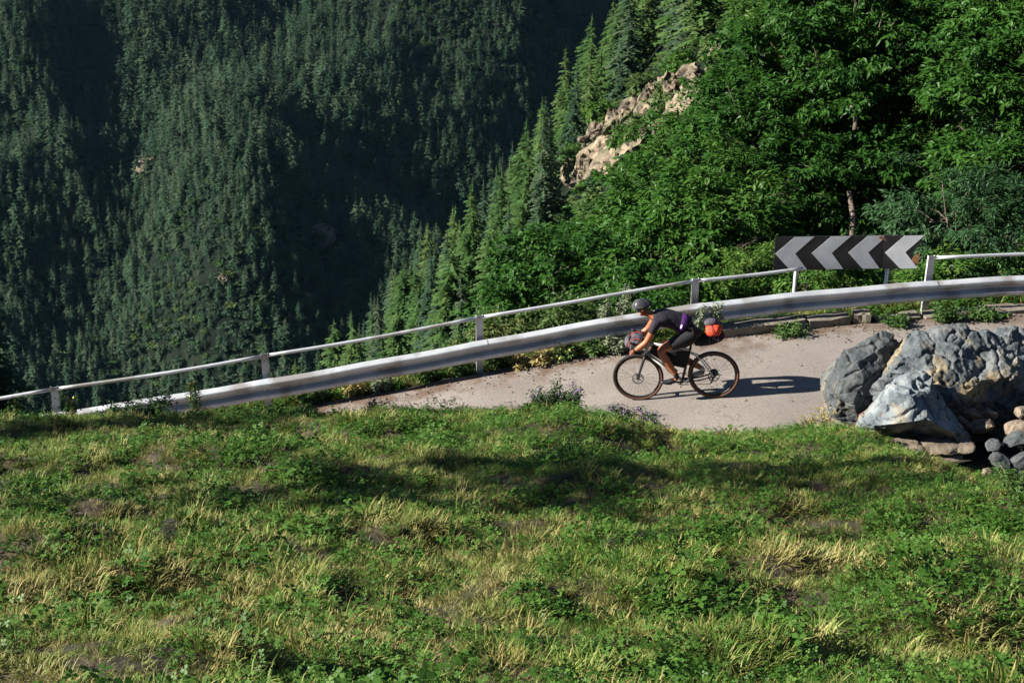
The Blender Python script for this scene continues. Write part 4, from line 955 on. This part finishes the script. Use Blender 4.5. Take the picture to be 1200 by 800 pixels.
# ------------------------------------------------------------------ single weeds
M['weed'] = leaf_mat('weed_leaf', [(.05, .11, .03), (.085, .16, .04), (.12, .20, .06)], rough=.55, trans=.3)
M['pale_weed'] = leaf_mat('woolly_leaf', [(.16, .20, .11), (.24, .28, .17), (.32, .35, .22)], rough=.9, trans=.2)
M['dark_weed'] = leaf_mat('dark_weed_leaf', [(.02, .05, .015), (.035, .08, .02), (.05, .10, .03)], rough=.6, trans=.2)
M['yellow'] = mat('yellow_flower', (.45, .36, .05), (.60, .50, .10), scale=30, rough=.7)
M['violet'] = mat('violet_flower', (.16, .08, .20), (.26, .14, .32), scale=30, rough=.7)
M['stem'] = mat('plant_stem', (.08, .10, .04), (.14, .15, .07), scale=10, rough=.8)
def weed(name, pos, h, spread, nst, leafm, seed, label, cat='plant', group=None, flower=None, ll=.07, lw=.35, lps=16, bush=.5, fl_n=3):
    rr = np.random.default_rng(seed); root = empty(name, pos); tag(root, label, cat, group); st = MB(); cls = []; fl = MB(); r2 = random.Random(seed)
    for s in range(nst):
        a = rr.uniform(0, 6.28); H = h * rr.uniform(.6, 1.05); e = Vector((math.cos(a), math.sin(a), 0)) * spread * rr.uniform(.2, 1)
        pts = [Vector((0, 0, -.03)) + e * .08, e * .4 + Vector((0, 0, H * .5)), e + Vector((0, 0, H))]
        st.tube(pts, [.006, .0045, .003], 5)
        for k in range(lps):
            f = (k + rr.random()) / lps; p = (pts[0].lerp(pts[1], f * 2) if f < .5 else pts[1].lerp(pts[2], f * 2 - 1))
            cls.append((np.array(p), np.array([math.cos(k * 2.4), math.sin(k * 2.4), .15]), .012 + bush * spread * .2 * (1 - f)))
        if flower is not None:
            for k in range(fl_n):
                q = pts[1].lerp(pts[2], 1 - k * .16) + Vector(rr.normal(0, .012, 3)); s2 = .014 * rr.uniform(.7, 1.4)
                fl.add([q + Vector(v) * s2 for v in ((1, 0, 0), (-1, 0, 0), (0, 1, 0), (0, -1, 0), (0, 0, 1.3), (0, 0, -1))], [(0, 2, 4), (2, 1, 4), (1, 3, 4), (3, 0, 4), (2, 0, 5), (1, 2, 5), (3, 1, 5), (0, 3, 5)])
    so = st.build('stems', M['stem'], root, smooth=True); so['kind'] = 'stuff'
    fo = link('foliage', leaves_mesh('foliage', cls, leafm, seed, ros=2, per=3, ll=ll, lw=lw, hang=.15), [], root); fo['kind'] = 'stuff'
    if flower is not None: f2 = fl.build('blossoms', flower, root); f2['kind'] = 'stuff'
    return root
def verge(px, off):   # point beside the rail at the photo column px
    x = (px - 600) / FPX * 21.0; return (x, float(rail_y(x)) + off, float(land_z(x, float(rail_y(x)) + off)))
wd = [('mullein', 708, .22, .85, .10, 4, 'pale_weed', 'tall pale woolly stalk behind the beam, the left of the pair ahead of the rider'), ('mullein', 729, .18, .92, .12, 4, 'pale_weed', 'tall pale woolly stalk behind the beam, the right of the pair ahead of the rider'),
      ('mullein', 815, -.25, .62, .08, 3, 'pale_weed', 'pale woolly stalk right behind the rider, before the kerb starts'), ('mullein', 838, -.22, .60, .07, 3, 'pale_weed', 'pale woolly stalk at the start of the kerb, above the orange bag'),
      ('weed_clump', 722, -.22, .34, .30, 16, 'pale_weed', 'bushy pale green weed under the beam just ahead of the front wheel'), ('weed_clump', 700, -.16, .28, .25, 12, 'weed', 'green weed under the beam, left of the bushy pale one'),
      ('weed_clump', 668, -.1, .26, .3, 12, 'weed', 'yellow-green weed under the beam where the verge turns dry'), ('weed_clump', 640, -.12, .2, .3, 12, 'straw', 'dry yellow weed on the road edge left of the rider'),
      ('weed_clump', 612, -.1, .2, .25, 10, 'straw', 'dry brownish weed on the road edge close to the second post from the rider'), ('weed_clump', 585, .1, .3, .25, 12, 'weed', 'leafy weed at the right foot of the second post from the rider'),
      ('weed_clump', 540, .05, .26, .25, 12, 'weed', 'leafy weed at the left foot of the second post from the rider'), ('weed_clump', 500, .05, .26, .25, 12, 'weed', 'low weed under the beam where the view opens onto the valley'),
      ('weed_clump', 445, .0, .22, .2, 10, 'pale_weed', 'pale weed at the road edge under the beam, between two posts'), ('weed_clump', 420, .0, .22, .2, 10, 'straw', 'straw-coloured weed at the road edge near the grass crest'),
      ('weed_clump', 370, -.05, .25, .25, 12, 'weed', 'green weed where the road edge disappears behind the grass crest'),
      ('weed_clump', 925, -.42, .2, .30, 16, 'weed', 'fresh green weed in front of the kerb below the left sign post'), ('weed_clump', 1050, -.42, .2, .26, 16, 'weed', 'fresh green weed in the kerb gap below the right sign post'),
      ('weed_clump', 1112, -.40, .26, .26, 18, 'weed', 'tall fresh green weed on the kerb right of the sign'), ('weed_clump', 1152, -.38, .2, .26, 16, 'weed', 'fresh green weed on the kerb, second right of the sign'),
      ('weed_clump', 1175, -.38, .13, .16, 10, 'weed', 'smallest green weed on the kerb, at its right end')]
for i, (nm, px, off, h, spr, ns, mt, lb) in enumerate(wd):
    tall_ = nm == 'mullein'
    weed(nm, verge(px, off), h, spr, ns, M[mt], 700 + i, lb, flower=M['yellow'] if mt == 'weed' and i % 3 == 0 and i < 12 else None, ll=.075 if not tall_ else .06, lps=14 if not tall_ else 30, lw=.4)
def bankpt(px, py): p = hit(px, py, land_z); return tuple(p)
def crest(px, back=0.12):
    x = (px - 600) / FPX * 17.2; y = float(np.interp(x, _cx, _cy)) + back; return (x, y, float(land_z(x, y)))
wd2 = [('yellow_weed', 24, .30, .10, 7, 'weed', 'yellow', 'yellow-flowered weed at the far left of the grass crest'), ('yellow_weed', 86, .34, .10, 8, 'weed', 'yellow', 'yellow-flowered weed on the crest by the first post on the left'),
       ('yellow_weed', 231, .50, .09, 6, 'weed', 'yellow', 'tallest yellow-flowered weed, standing against the beam'), ('weed_clump', 180, .30, .28, 16, 'dark_weed', None, 'dark leafy weed covering the sunken end of the beam'),
       ('weed_clump', 150, .24, .25, 12, 'dark_weed', None, 'dark low weed on the crest left of the one that covers the beam'), ('thistle', 655, .32, .32, 22, 'dark_weed', None, 'dense dark weed bush on the crest left of the rider'),
       ('thistle', 640, .24, .30, 14, 'dark_weed', 'violet', 'low dark weed beside the dense bush, with thin stalks'), ('thistle', 676, .38, .26, 9, 'dark_weed', 'violet', 'thin stalked thistle with dark heads leaning over the road'),
       ('thistle', 735, .26, .25, 10, 'dark_weed', 'violet', 'dark thistle on the crest under the front wheel'), ('thistle', 762, .24, .22, 9, 'dark_weed', 'violet', 'small violet-headed thistle right of the one under the front wheel'),
       ('thistle', 440, .18, .14, 5, 'dark_weed', 'violet', 'single thin thistle on the crest where the road edge emerges'), ('grass_stalk', 965, .30, .16, 7, 'straw', None, 'thin dry stalks at the road edge beside the leftmost boulder'),
       ('grass_stalk', 948, .24, .14, 6, 'straw', None, 'fine dry stalks one step left of the leftmost boulder'), ('weed_clump', 1185, .2, .2, 10, 'weed', None, 'light green weed in front of the rubble at the right edge')]
for i, (nm, px, h, spr, ns, mt, fl, lb) in enumerate(wd2):
    pos = crest(px) if i < 13 else bankpt(1190, 580)
    weed(nm, pos, h, spr, ns, M[mt], 800 + i, lb, flower=M[fl] if fl else None, ll=.05, lps=14 if nm != 'grass_stalk' else 5, lw=.35)

# loose grit along both edges of the road
M['grit'] = mat('grit', (.10, .08, .065), (.25, .21, .17), scale=9, rough=.95)
gt = [rock_mesh('grit_stone', 900 + i, (.018, .015, .011), 1, 4, .2) for i in range(3)]
for me in gt: me.materials.append(M['grit'])
n = 2600; x = r.uniform(-12, 12, n); far_ = r.random(n) < .7
y = np.where(far_, rail_y(x) - .25 - np.abs(r.normal(0, .28, n)), rail_y(x) - r.uniform(.3, 4.5, n)); s_ = r.random(n) ** 3 * 1.2 + .3
tag(blade_pts_object('gravel', np.stack([x, y, road_z(x) + .018], 1), r.uniform(0, 6.28, (n, 3)), np.stack([s_] * 3, 1), r.integers(0, 3, n), template_coll('grit_stones', gt)), 'loose grit scattered over the road and along its outer edge', 'gravel', kind='stuff')
# ------------------------------------------------------------------ bicycle: local x forward, y to the rider's left (towards the camera), z up; origin at the rear tyre's contact
rc = hit(838, 466, lambda x, y: road_z(x) + 0.012 + 0 * y); fc = hit(750, 468.5, lambda x, y: road_z(x) + 0.012 + 0 * y)
fx_ = (fc - rc).normalized(); left = Vector((0, 0, 1)).cross(fx_).normalized(); upv = fx_.cross(left).normalized()
BM = Matrix((fx_, left, upv)).transposed().to_4x4(); BM.translation = rc
WB = (fc - rc).length; k_ = WB / 1.04
print('wheelbase', WB)
def place_root(name):
    e = empty(name); e.matrix_world = BM; return e
bike = place_root('bicycle'); tag(bike, 'gravel bicycle with drop handlebars, tan-wall tyres and a cream top tube, ridden downhill', 'bicycle')
RW = .345
def wheel(cx, seed):
    w = empty('wheel', (cx, 0, RW)); w.parent = bike
    ring = lambda rad, n=72: [Vector((math.cos(2 * math.pi * i / n) * rad, 0, math.sin(2 * math.pi * i / n) * rad)) for i in range(n)]
    MB().tube(ring(RW - .021), .021, 10, closed=True).build('tyre', M['rubber'], w, smooth=True)
    for s in (-1, 1):
        mb = MB(); n = 72
        for i in range(n):
            a = 2 * math.pi * i / n; b = 2 * math.pi * (i + 1) / n; o = len(mb.V)
            mb.V += [(math.cos(t) * q, s * yy, math.sin(t) * q) for t in (a, b) for q, yy in ((RW - .040, .0160), (RW - .030, .0212), (RW - .021, .0222))]
            mb.F += [(o, o + 1, o + 4, o + 3), (o + 1, o + 2, o + 5, o + 4)]; mb.M += [0, 0]
        mb.build('sidewall', M['tan'], w, smooth=True)
    MB().tube(ring(RW - .052), .013, 8, closed=True).build('rim', M['black'], w, smooth=True)
    MB().tube([(0, -.045, 0), (0, -.02, 0), (0, .02, 0), (0, .045, 0)], [.024, .014, .014, .024], 12).build('hub', M['black'], w, smooth=True)
    mb = MB()
    for i in range(28):
        a = 2 * math.pi * i / 28 + seed; sd = .038 if i % 2 else -.038; b = a + (.9 if (i // 2) % 2 else -.9)
        mb.tube([(math.cos(b) * .022, sd, math.sin(b) * .022), (math.cos(a) * (RW - .055), 0, math.sin(a) * (RW - .055))], .0013, 4, cap=False)
    sp_ = mb.build('spokes', M['helmet_grey'], w); sp_['kind'] = 'stuff'
    mb = MB(); mb.tube([(math.cos(2 * math.pi * i / 30) * .072, .048, math.sin(2 * math.pi * i / 30) * .072) for i in range(30)], .008, 6, closed=True)
    for i in range(5): a = i * 1.257; mb.tube([(0, .048, 0), (math.cos(a) * .07, .048, math.sin(a) * .07)], .004, 4)
    mb.build('brake_disc', M['helmet_grey'], w)
    return w
w1 = wheel(0, .1); w2 = wheel(WB, .3)
# cassette on the right side
MB().tube([(0, -.03, 0), (0, -.045, 0), (0, -.06, 0)], [.022, .045, .06], 20).build('cassette', M['black'], w1)
bbx, bbz = .425, .275
seat_t = Vector((.285, 0, .76)); head_t = Vector((.84, 0, .86)); head_b = Vector((.885, 0, .70)); bb = Vector((bbx, 0, bbz)); ra = Vector((0, 0, RW)); fa = Vector((WB, 0, RW))
def part(name, fn, m, smooth=True, parent=bike):
    mb = MB(); fn(mb); return mb.build(name, m, parent, smooth=smooth)
part('top_tube', lambda b: b.tube([seat_t + Vector((0, 0, -.04)), head_t + Vector((0, 0, -.02))], [.016, .019], 12), M['cream'])
part('down_tube', lambda b: b.tube([bb, head_b], [.024, .022], 12), M['cream'])
part('seat_tube', lambda b: b.tube([bb, seat_t], [.019, .017], 12), M['black'])
part('head_tube', lambda b: b.tube([head_b, head_t], [.024, .022], 12), M['cream'])
for s in (-1, 1):
    part('chain_stay', lambda b: b.tube([bb + Vector((-.02, s * .03, 0)), Vector((.2, s * .05, .29)), ra + Vector((0, s * .062, 0))], [.012, .011, .009], 8), M['black'])
    part('seat_stay', lambda b: b.tube([seat_t + Vector((0, s * .012, -.08)), Vector((.18, s * .05, .62)), ra + Vector((0, s * .062, 0))], [.009, .009, .008], 8), M['cream'])
    part('fork_leg', lambda b: b.tube([head_b + Vector((.01, s * .02, -.02)), Vector((.915, s * .052, .62)), fa + Vector((-.03, s * .055, .08)), fa + Vector((0, s * .055, 0))], [.018, .017, .013, .010], 10), M['black'])
part('seat_post', lambda b: b.tube([seat_t, Vector((.245, 0, .93))], .0135, 10), M['black'])
part('saddle', lambda b: (b.tube([(.11, 0, .955), (.16, 0, .96), (.24, 0, .955), (.32, 0, .955), (.385, 0, .948)], [.03, .062, .05, .026, .014], 12)), M['black'])
bike.children[-1].scale = (1, 1, 1)
part('stem', lambda b: b.tube([head_t, Vector((.83, 0, .905)), Vector((.92, 0, .925))], [.018, .017, .015], 10), M['black'])
part('handlebar', lambda b: [b.tube([(.92, 0, .925), (.92, s * .17, .925), (.945, s * .205, .922), (1.005, s * .212, .915), (1.045, s * .215, .88), (1.04, s * .22, .825), (1.0, s * .225, .795), (.92, s * .228, .79)], .0145, 10) for s in (-1, 1)], M['fabric_black'])
for s in (-1, 1):
    part('brake_lever', lambda b: (b.tube([(1.0, s * .212, .92), (1.045, s * .212, .935), (1.075, s * .212, .965)], [.017, .018, .014], 8), b.tube([(1.065, s * .214, .93), (1.085, s * .218, .88), (1.06, s * .222, .80)], [.007, .006, .005], 6)), M['black'])
cr = empty('crankset', tuple(bb)); cr.parent = bike
MB().tube([(math.cos(2 * math.pi * i / 40) * .088, -.045, math.sin(2 * math.pi * i / 40) * .088) for i in range(40)], .006, 6, closed=True).build('chainring', M['black'], cr, smooth=True)
mb = MB()
for i in range(4): a = i * 1.571 + .4; mb.tube([(0, -.045, 0), (math.cos(a) * .087, -.045, math.sin(a) * .087)], .008, 5)
mb.tube([(0, -.06, 0), (0, .06, 0)], .02, 10); mb.build('spider', M['black'], cr)
ca = R(4)
for s, sg in ((1, 1), (-1, -1)):
    e = Vector((math.cos(ca) * .172 * sg, s * .075, math.sin(ca) * .172 * sg + .01))
    MB().tube([(0, s * .06, 0), e], [.014, .011], 8).build('crank_arm', M['black'], cr, smooth=True)
    MB().box(e + Vector((0, s * .05, 0)), (.085, .075, .016)).build('pedal', M['black'], cr, bevel=.004)
def chain(b):
    pts = []
    for i in range(9): a = R(-90 + i * 22.5); pts.append(bb + Vector((math.cos(a) * .088, -.045, math.sin(a) * .088)))
    pts += [Vector((.02, -.048, RW + .04))]
    for i in range(6): a = R(90 + i * 36); pts.append(ra + Vector((math.cos(a) * .04, -.048, math.sin(a) * .04)))
    pts += [Vector((.03, -.05, .22)), Vector((.06, -.05, .185))]
    b.tube(pts, .0045, 5, closed=True)
part('chain', chain, M['black'])
part('derailleur', lambda b: (b.tube([(0, -.07, .32), (.01, -.075, .27), (.03, -.06, .22), (.055, -.055, .19)], [.014, .016, .013, .010], 8)), M['black'])
part('bottle_cage', lambda b: b.tube([Vector((.50, 0, .40)), Vector((.60, 0, .49))], .036, 12), M['fabric_black'])

for s in (-1, 1): part('cable', lambda b: b.tube([(1.03, s * .21, .93), (1.06, s * .12, .99), (.98, s * .03, .93), (.88, s * .03, .80)], .0035, 5), M['black'])
# ---- luggage (each bag strapped on: a thing of its own)
def blob(name, rings, m, root, n=16, sq=2.6, axis='x', wr=.004, seed=1):
    """Soft bag: superellipse sections (centre, half height, half width) along x (or y) with creased noise."""
    from mathutils import noise as mn
    V = []; F = []
    for (c, a, b) in rings:
        for j in range(n):
            t = 2 * math.pi * j / n; cs, sn = math.cos(t), math.sin(t)
            u = abs(cs) ** (2 / sq) * (1 if cs >= 0 else -1) * b; v = abs(sn) ** (2 / sq) * (1 if sn >= 0 else -1) * a
            p = Vector(c) + (Vector((0, u, v)) if axis == 'x' else Vector((u, 0, v)))
            p += Vector(mn.noise_vector(p * 14 + Vector((seed, 0, 0)))) * wr * 2; V.append(p)
    k = len(rings)
    for i in range(k - 1):
        for j in range(n): F.append((i * n + j, i * n + (j + 1) % n, (i + 1) * n + (j + 1) % n, (i + 1) * n + j))
    F.append(tuple(range(n))); F.append(tuple(range((k - 1) * n, k * n)))
    mb = MB(); mb.add(V, F); o = mb.build(name, m, root, smooth=True)
    sb = o.modifiers.new('subdivision', 'SUBSURF'); sb.levels = 1; sb.render_levels = 1
    return o
sb_ = place_root('saddle_bag'); tag(sb_, 'long black seat pack strapped behind the saddle over the rear wheel', 'bag')
blob('pouch', [((.235, 0, .84), .06, .03), ((.20, 0, .85), .075, .045), ((.10, 0, .86), .085, .065), ((-.02, 0, .885), .09, .075), ((-.12, 0, .915), .085, .075), ((-.165, 0, .925), .06, .06)], M['fabric_black'], sb_)
for x_ in (.03, -.09): MB().tube([Vector((x_, math.cos(t) * .079, .886 - x_ * .25 + .01 + math.sin(t) * .094)) for t in np.linspace(0, 2 * math.pi, 17)[:-1]], .006, 5, closed=True).build('strap', M['grey_fabric'], sb_)
part('tail_light', lambda b: b.box((-.172, 0, .90), (.018, .03, .045)), mat('red_lamp', (.5, .01, .01), rough=.3), parent=sb_)
ob = place_root('orange_bag'); tag(ob, 'bright orange crumpled dry bag lashed on top of the black seat pack', 'bag')
blob('pouch', [((.085, .0, 1.00), .03, .04), ((.06, .005, 1.00), .075, .085), ((0, .01, 1.0), .09, .11), ((-.07, .01, 1.005), .088, .115), ((-.13, .005, 1.01), .075, .09), ((-.155, 0, 1.01), .03, .04)], M['orange_fabric'], ob, wr=.013, seed=4)
part('lid', lambda b: b.tube([(.08, 0, 1.09), (.03, 0, 1.108), (-.05, 0, 1.11), (-.10, 0, 1.095)], [.03, .055, .055, .03], 12), M['grey_fabric'], parent=ob)
part('strap', lambda b: b.tube([Vector((-.03 + .02 * math.sin(t), .008 + math.cos(t) * .123, 1.0 + math.sin(t) * .10)) for t in np.linspace(0, 2 * math.pi, 17)[:-1]], .005, 5, closed=True), M['fabric_black'], parent=ob)
hb = place_root('handlebar_bag'); tag(hb, 'grey handlebar roll with orange straps hanging in front of the bars', 'bag')
blob('roll', [((1.0, -.23, .86), .03, .03), ((1.0, -.21, .86), .075, .08), ((1.0, -.1, .865), .09, .092), ((1.0, 0, .865), .09, .095), ((1.0, .1, .865), .09, .092), ((1.0, .21, .86), .075, .08), ((1.0, .23, .86), .03, .03)], M['grey_fabric'], hb, axis='y', wr=.007)
for y_ in (-.12, .12): MB().tube([Vector((1.0 + math.cos(t) * .099, y_, .865 + math.sin(t) * .097)) for t in np.linspace(0, 2 * math.pi, 17)[:-1]], .006, 5, closed=True).build('strap', M['orange_fabric'], hb)
blob('front_pouch', [((1.10, -.12, .88), .03, .02), ((1.11, -.1, .88), .055, .04), ((1.115, 0, .885), .06, .045), ((1.11, .1, .88), .055, .04), ((1.10, .12, .88), .03, .02)], M['grey_fabric'], hb, axis='y', wr=.006, seed=3)
fb = place_root('frame_bag'); tag(fb, 'slim black frame bag filling the triangle under the cream top tube', 'bag')
MB().add([(x_, y_, z_) for y_ in (-.028, .028) for x_, z_ in ((.315, .70), (.80, .80), (.835, .70), (.60, .52), (.375, .46))], [(0, 1, 2, 3, 4), (9, 8, 7, 6, 5), (0, 5, 6, 1), (1, 6, 7, 2), (2, 7, 8, 3), (3, 8, 9, 4), (4, 9, 5, 0)]).build('pouch', M['fabric_black'], fb, bevel=.012)
part('zipper', lambda b: b.tube([(.33, .03, .672), (.80, .03, .765)], .004, 4), M['grey_fabric'], parent=fb)

# ------------------------------------------------------------------ the rider
man = place_root('person')
tag(man, 'cyclist crouched low over drop handlebars in dark jersey, black shorts and grey helmet', 'person')
def skinned(name, verts, edges, radii, mat_, parent, root=0, sub=2):
    me = bpy.data.meshes.new(name); me.from_pydata([tuple(v) for v in verts], edges, []); o = link(name, me, [mat_], parent)
    sk = o.modifiers.new('skin', 'SKIN'); sk.use_smooth_shade = True; sk.branch_smoothing = .4
    for i, rr_ in enumerate(radii):
        v = me.skin_vertices[0].data[i]; v.radius = rr_ if isinstance(rr_, tuple) else (rr_, rr_); v.use_root = (i == root)
    su = o.modifiers.new('smooth', 'SUBSURF'); su.levels = sub; su.render_levels = sub
    return o
class Sk:
    def __init__(s): s.v = []; s.e = []; s.r = []
    def p(s, co, r, par=None):
        s.v.append(Vector(co)); s.r.append(r); i = len(s.v) - 1
        if par is not None: s.e.append((par, i))
        return i
    def chain(s, par, lst):
        for co, r in lst: par = s.p(co, r, par)
        return par
J = {'pelvis': (.235, 0, 1.00), 'sp1': (.36, 0, 1.10), 'sp2': (.50, 0, 1.175), 'chest': (.62, 0, 1.215), 'nb': (.735, 0, 1.235), 'nk': (.805, 0, 1.272)}
legs = {1: [(.25, .10, .965), (.47, .125, .885), (.69, .13, .79), (.60, .122, .60), (.485, .12, .40)], -1: [(.25, -.10, .965), (.38, -.12, .80), (.515, -.125, .615), (.33, -.118, .50), (.15, -.115, .385)]}
feet = {1: [(.50, .12, .335), (.61, .125, .315), (.69, .125, .32)], -1: [(.145, -.12, .33), (.245, -.125, .295), (.325, -.125, .29)]}
arms = {1: [(.70, .165, 1.20), (.765, .215, 1.085), (.845, .235, .955), (.93, .232, .89), (1.005, .225, .835)], -1: [(.70, -.165, 1.20), (.77, -.21, 1.085), (.85, -.235, .96), (.935, -.232, .89), (1.005, -.225, .835)]}
b = Sk(); pv = b.p(J['pelvis'], (.125, .105)); s1 = b.p(J['sp1'], (.115, .095), pv); s2 = b.p(J['sp2'], (.125, .10), s1); ch = b.p(J['chest'], (.145, .105), s2); nb = b.p(J['nb'], (.075, .07), ch); nk = b.p(J['nk'], (.052, .052), nb)
h1 = b.p((0.857, 0, 1.300), (.058, .064), nk); h2 = b.p((0.887, 0, 1.355), (.075, .085), h1); h3 = b.p((0.907, 0, 1.405), (.062, .07), h2)
b.chain(h1, [((0.912, 0, 1.280), (.046, .044)), ((0.937, 0, 1.270), (.03, .028))])               # jaw and chin
b.chain(h2, [((0.957, 0, 1.340), (.042, .045)), ((0.984, 0, 1.327), (.014, .016)), ((0.996, 0, 1.315), .008)])   # face and nose
for s in (1, -1): b.chain(h2, [((0.874, s * .07, 1.340), (.02, .012)), ((0.865, s * .082, 1.343), (.016, .008))])  # ears
for s in (1, -1):
    L_ = legs[s]; b.chain(pv, [(L_[0], (.092, .09)), (L_[1], (.082, .082)), (L_[2], (.060, .062)), (L_[3], (.056, .060)), (L_[4], (.034, .036)), (feet[s][0], .036), (feet[s][1], (.036, .026)), (feet[s][2], (.03, .02))])
    A = arms[s]; e = b.chain(ch, [(A[0], .066), (A[1], .052), (A[2], .043), (A[3], .043), (A[4], .029)])
    palm = b.p((1.035, s * .226, .812), (.034, .022), e)
    for k_f, (dz, ln) in enumerate(((.020, .9), (.007, 1.0), (-.007, .95), (-.020, .8))):
        # fingers curl round the drop of the bar
        a = Vector((1.052, s * (.226 + .014), .812 + dz)); b1 = Vector((1.072, s * (.226 + .010), .806 + dz)); b2 = Vector((1.072, s * (.226 - .016), .800 + dz)); b3 = Vector((1.055, s * (.226 - .024), .798 + dz))
        b.chain(palm, [(a, .0095), (b1 * 1.0, .009), (b2, .0085), (b3, .0075)])
    b.chain(palm, [((1.03, s * .20, .828), .011), ((1.05, s * .192, .822), .009), ((1.066, s * .192, .812), .008)])
body = skinned('body', b.v, b.e, b.r, M['skin'], man)
# jersey: torso and short sleeves
g = Sk(); a0 = g.p((.27, 0, 1.045), (.148, .14)); a1 = g.p(J['sp1'], (.152, .140), a0); a2 = g.p(J['sp2'], (.162, .148), a1); a3 = g.p(J['chest'], (.172, .145), a2); g.p((.74, 0, 1.25), (.078, .074), a3)
for s in (1, -1): g.chain(a3, [((.70, s * .165, 1.20), .074), ((.755, s * .208, 1.11), .060), ((.785, s * .222, 1.055), .057)])
skinned('jersey', g.v, g.e, g.r, M['jersey'], man)
# rear pocket print in purple with a pale round emblem on the left flank
def patch(name, cx, cz, rx, rz, y, m, n=20, off=0):
    vs = [Vector((cx, y + off, cz))] + [Vector((cx + math.cos(2 * math.pi * i / n) * rx, y + off - .018 * abs(math.sin(2 * math.pi * i / n)) - .01, cz + math.sin(2 * math.pi * i / n) * rz)) for i in range(n)]
    return vs, [(0, 1 + i, 1 + (i + 1) % n) for i in range(n)]
g = Sk(); a0 = g.p((.30, 0, 1.075), (.153, .142)); a1 = g.p((.37, 0, 1.108), (.156, .146), a0); g.p((.45, 0, 1.145), (.152, .142), a1); skinned('pocket_panel', g.v, g.e, g.r, M['purple'], man)
g = Sk(); q0 = g.p((.375, .150, 1.125), .036); g.p((.385, .154, 1.13), .036, q0); skinned('round_emblem', g.v, g.e, g.r, M['pink'], man)
# shorts
g = Sk(); p0 = g.p((.225, 0, .99), (.155, .14)); g.p((.31, 0, 1.055), (.142, .124), p0)
for s in (1, -1):
    L_ = legs[s]; v0, v1, v2 = Vector(L_[0]), Vector(L_[1]), Vector(L_[2]); g.chain(p0, [(v0, (.118, .115)), (v1, (.096, .096)), (v1.lerp(v2, .45), (.080, .080))])
skinned('shorts', g.v, g.e, g.r, M['fabric_black'], man)
for s in (1, -1):
    F_ = [Vector(v) for v in feet[s]]; an = Vector(legs[s][4])
    g = Sk(); t0 = g.p(F_[0] + Vector((-.02, 0, -.005)), (.042, .04)); g.chain(t0, [(F_[0].lerp(F_[1], .5) + Vector((0, 0, .008)), (.045, .042)), (F_[1], (.046, .034)), (F_[2] + Vector((.02, 0, -.002)), (.036, .022))]); skinned('shoe', g.v, g.e, g.r, M['black'] if s == 1 else M['cream'], man)
    g = Sk(); t0 = g.p(an.lerp(F_[0], .8), .041); t1 = g.p(an, .0395, t0); g.p(an.lerp(Vector(legs[s][3]), .3), .045, t1); skinned('sock', g.v, g.e, g.r, M['fabric_black'] if s == 1 else M['cream'], man)
    A = [Vector(v) for v in arms[s]]; g = Sk(); t0 = g.p(A[4] + (A[3] - A[4]) * .30, .036); t1 = g.p(A[4], .033, t0); g.p((1.03, s * .227, .816), (.040, .028), t1); skinned('glove', g.v, g.e, g.r, M['fabric_black'], man)
# helmet: shell with vents, visor lens, strap
hm = MB(); n, mrows = 28, 9; HC = Vector((.894, 0, 1.370)); V = []
for i in range(mrows + 1):
    th = math.pi / 2 * i / mrows
    for j in range(n):
        a = 2 * math.pi * j / n; rib = 1 + .035 * (1 if (j % 4 < 2) else -1) * math.sin(th) ** .5 * (1 if i < mrows - 1 else 0)
        fwd = math.cos(a); x_ = fwd * (.135 if fwd > 0 else .155) * math.sin(th) * rib; y_ = math.sin(a) * .098 * math.sin(th) * rib; z_ = math.cos(th) * .105 * rib - (.015 if fwd < 0 else 0) * math.sin(th)
        V.append(HC + Matrix.Rotation(R(14), 3, 'Y') @ Vector((x_, y_, z_ + .01)))
F = [(i * n + j, i * n + (j + 1) % n, (i + 1) * n + (j + 1) % n, (i + 1) * n + j) for i in range(mrows) for j in range(n)]
hm.add(V, F, 0)
hel = hm.build('helmet', [M['helmet_grey'], M['helmet']], man, smooth=True)
hel.data.polygons.foreach_set('material_index', [(1 if (j % 4 >= 2 and 1 < i < mrows - 2) or j in range(8, 20) else 0) for i in range(mrows) for j in range(n)])
so = hel.modifiers.new('thickness', 'SOLIDIFY'); so.thickness = .014; so.offset = -1
su = hel.modifiers.new('smooth', 'SUBSURF'); su.levels = 1; su.render_levels = 1
mb = MB()
lv = []
for i in range(9):
    a = R(-62 + i * 15.5)
    for dz, rr_ in ((.024, 1.0), (-.022, .95)):
        lv.append(Vector((.884 + math.cos(a) * .108 * rr_, math.sin(a) * .084 * rr_, 1.347 + dz)))
mb.add(lv, [(2 * i, 2 * i + 1, 2 * i + 3, 2 * i + 2) for i in range(8)]); gl = mb.build('sunglasses', M['lens'], man, smooth=True)
so = gl.modifiers.new('thickness', 'SOLIDIFY'); so.thickness = .005
part('mouth', lambda b_: b_.tube([(.960, -.02, 1.293), (.969, 0, 1.292), (.960, .02, 1.293)], [.004, .006, .004], 6), M['lip'], parent=man)
for s in (1, -1): part('helmet_strap', lambda b_: b_.tube([(.872, s * .078, 1.355), (.902, s * .064, 1.305), (.917, s * .02, 1.25)], .005, 4), M['black'], parent=man)

# ------------------------------------------------------------------ air over the valley
mb = MB(); mb.box((0, 800, 50), (1900, 1720, 720)); hz_ = mb.build('haze', [])
hm_ = bpy.data.materials.new('valley_air'); hm_.use_nodes = True; N, L = nodes_of(hm_); N.remove(N['Principled BSDF'])
pv_ = N.new('ShaderNodeVolumePrincipled'); pv_.inputs['Density'].default_value = 0.000018; pv_.inputs['Color'].default_value = (0.35, 0.72, 1.0, 1); pv_.inputs['Anisotropy'].default_value = 0.1
L.new(pv_.outputs[0], N['Material Output'].inputs['Volume']); hz_.data.materials.append(hm_); tag(hz_, kind='stuff')
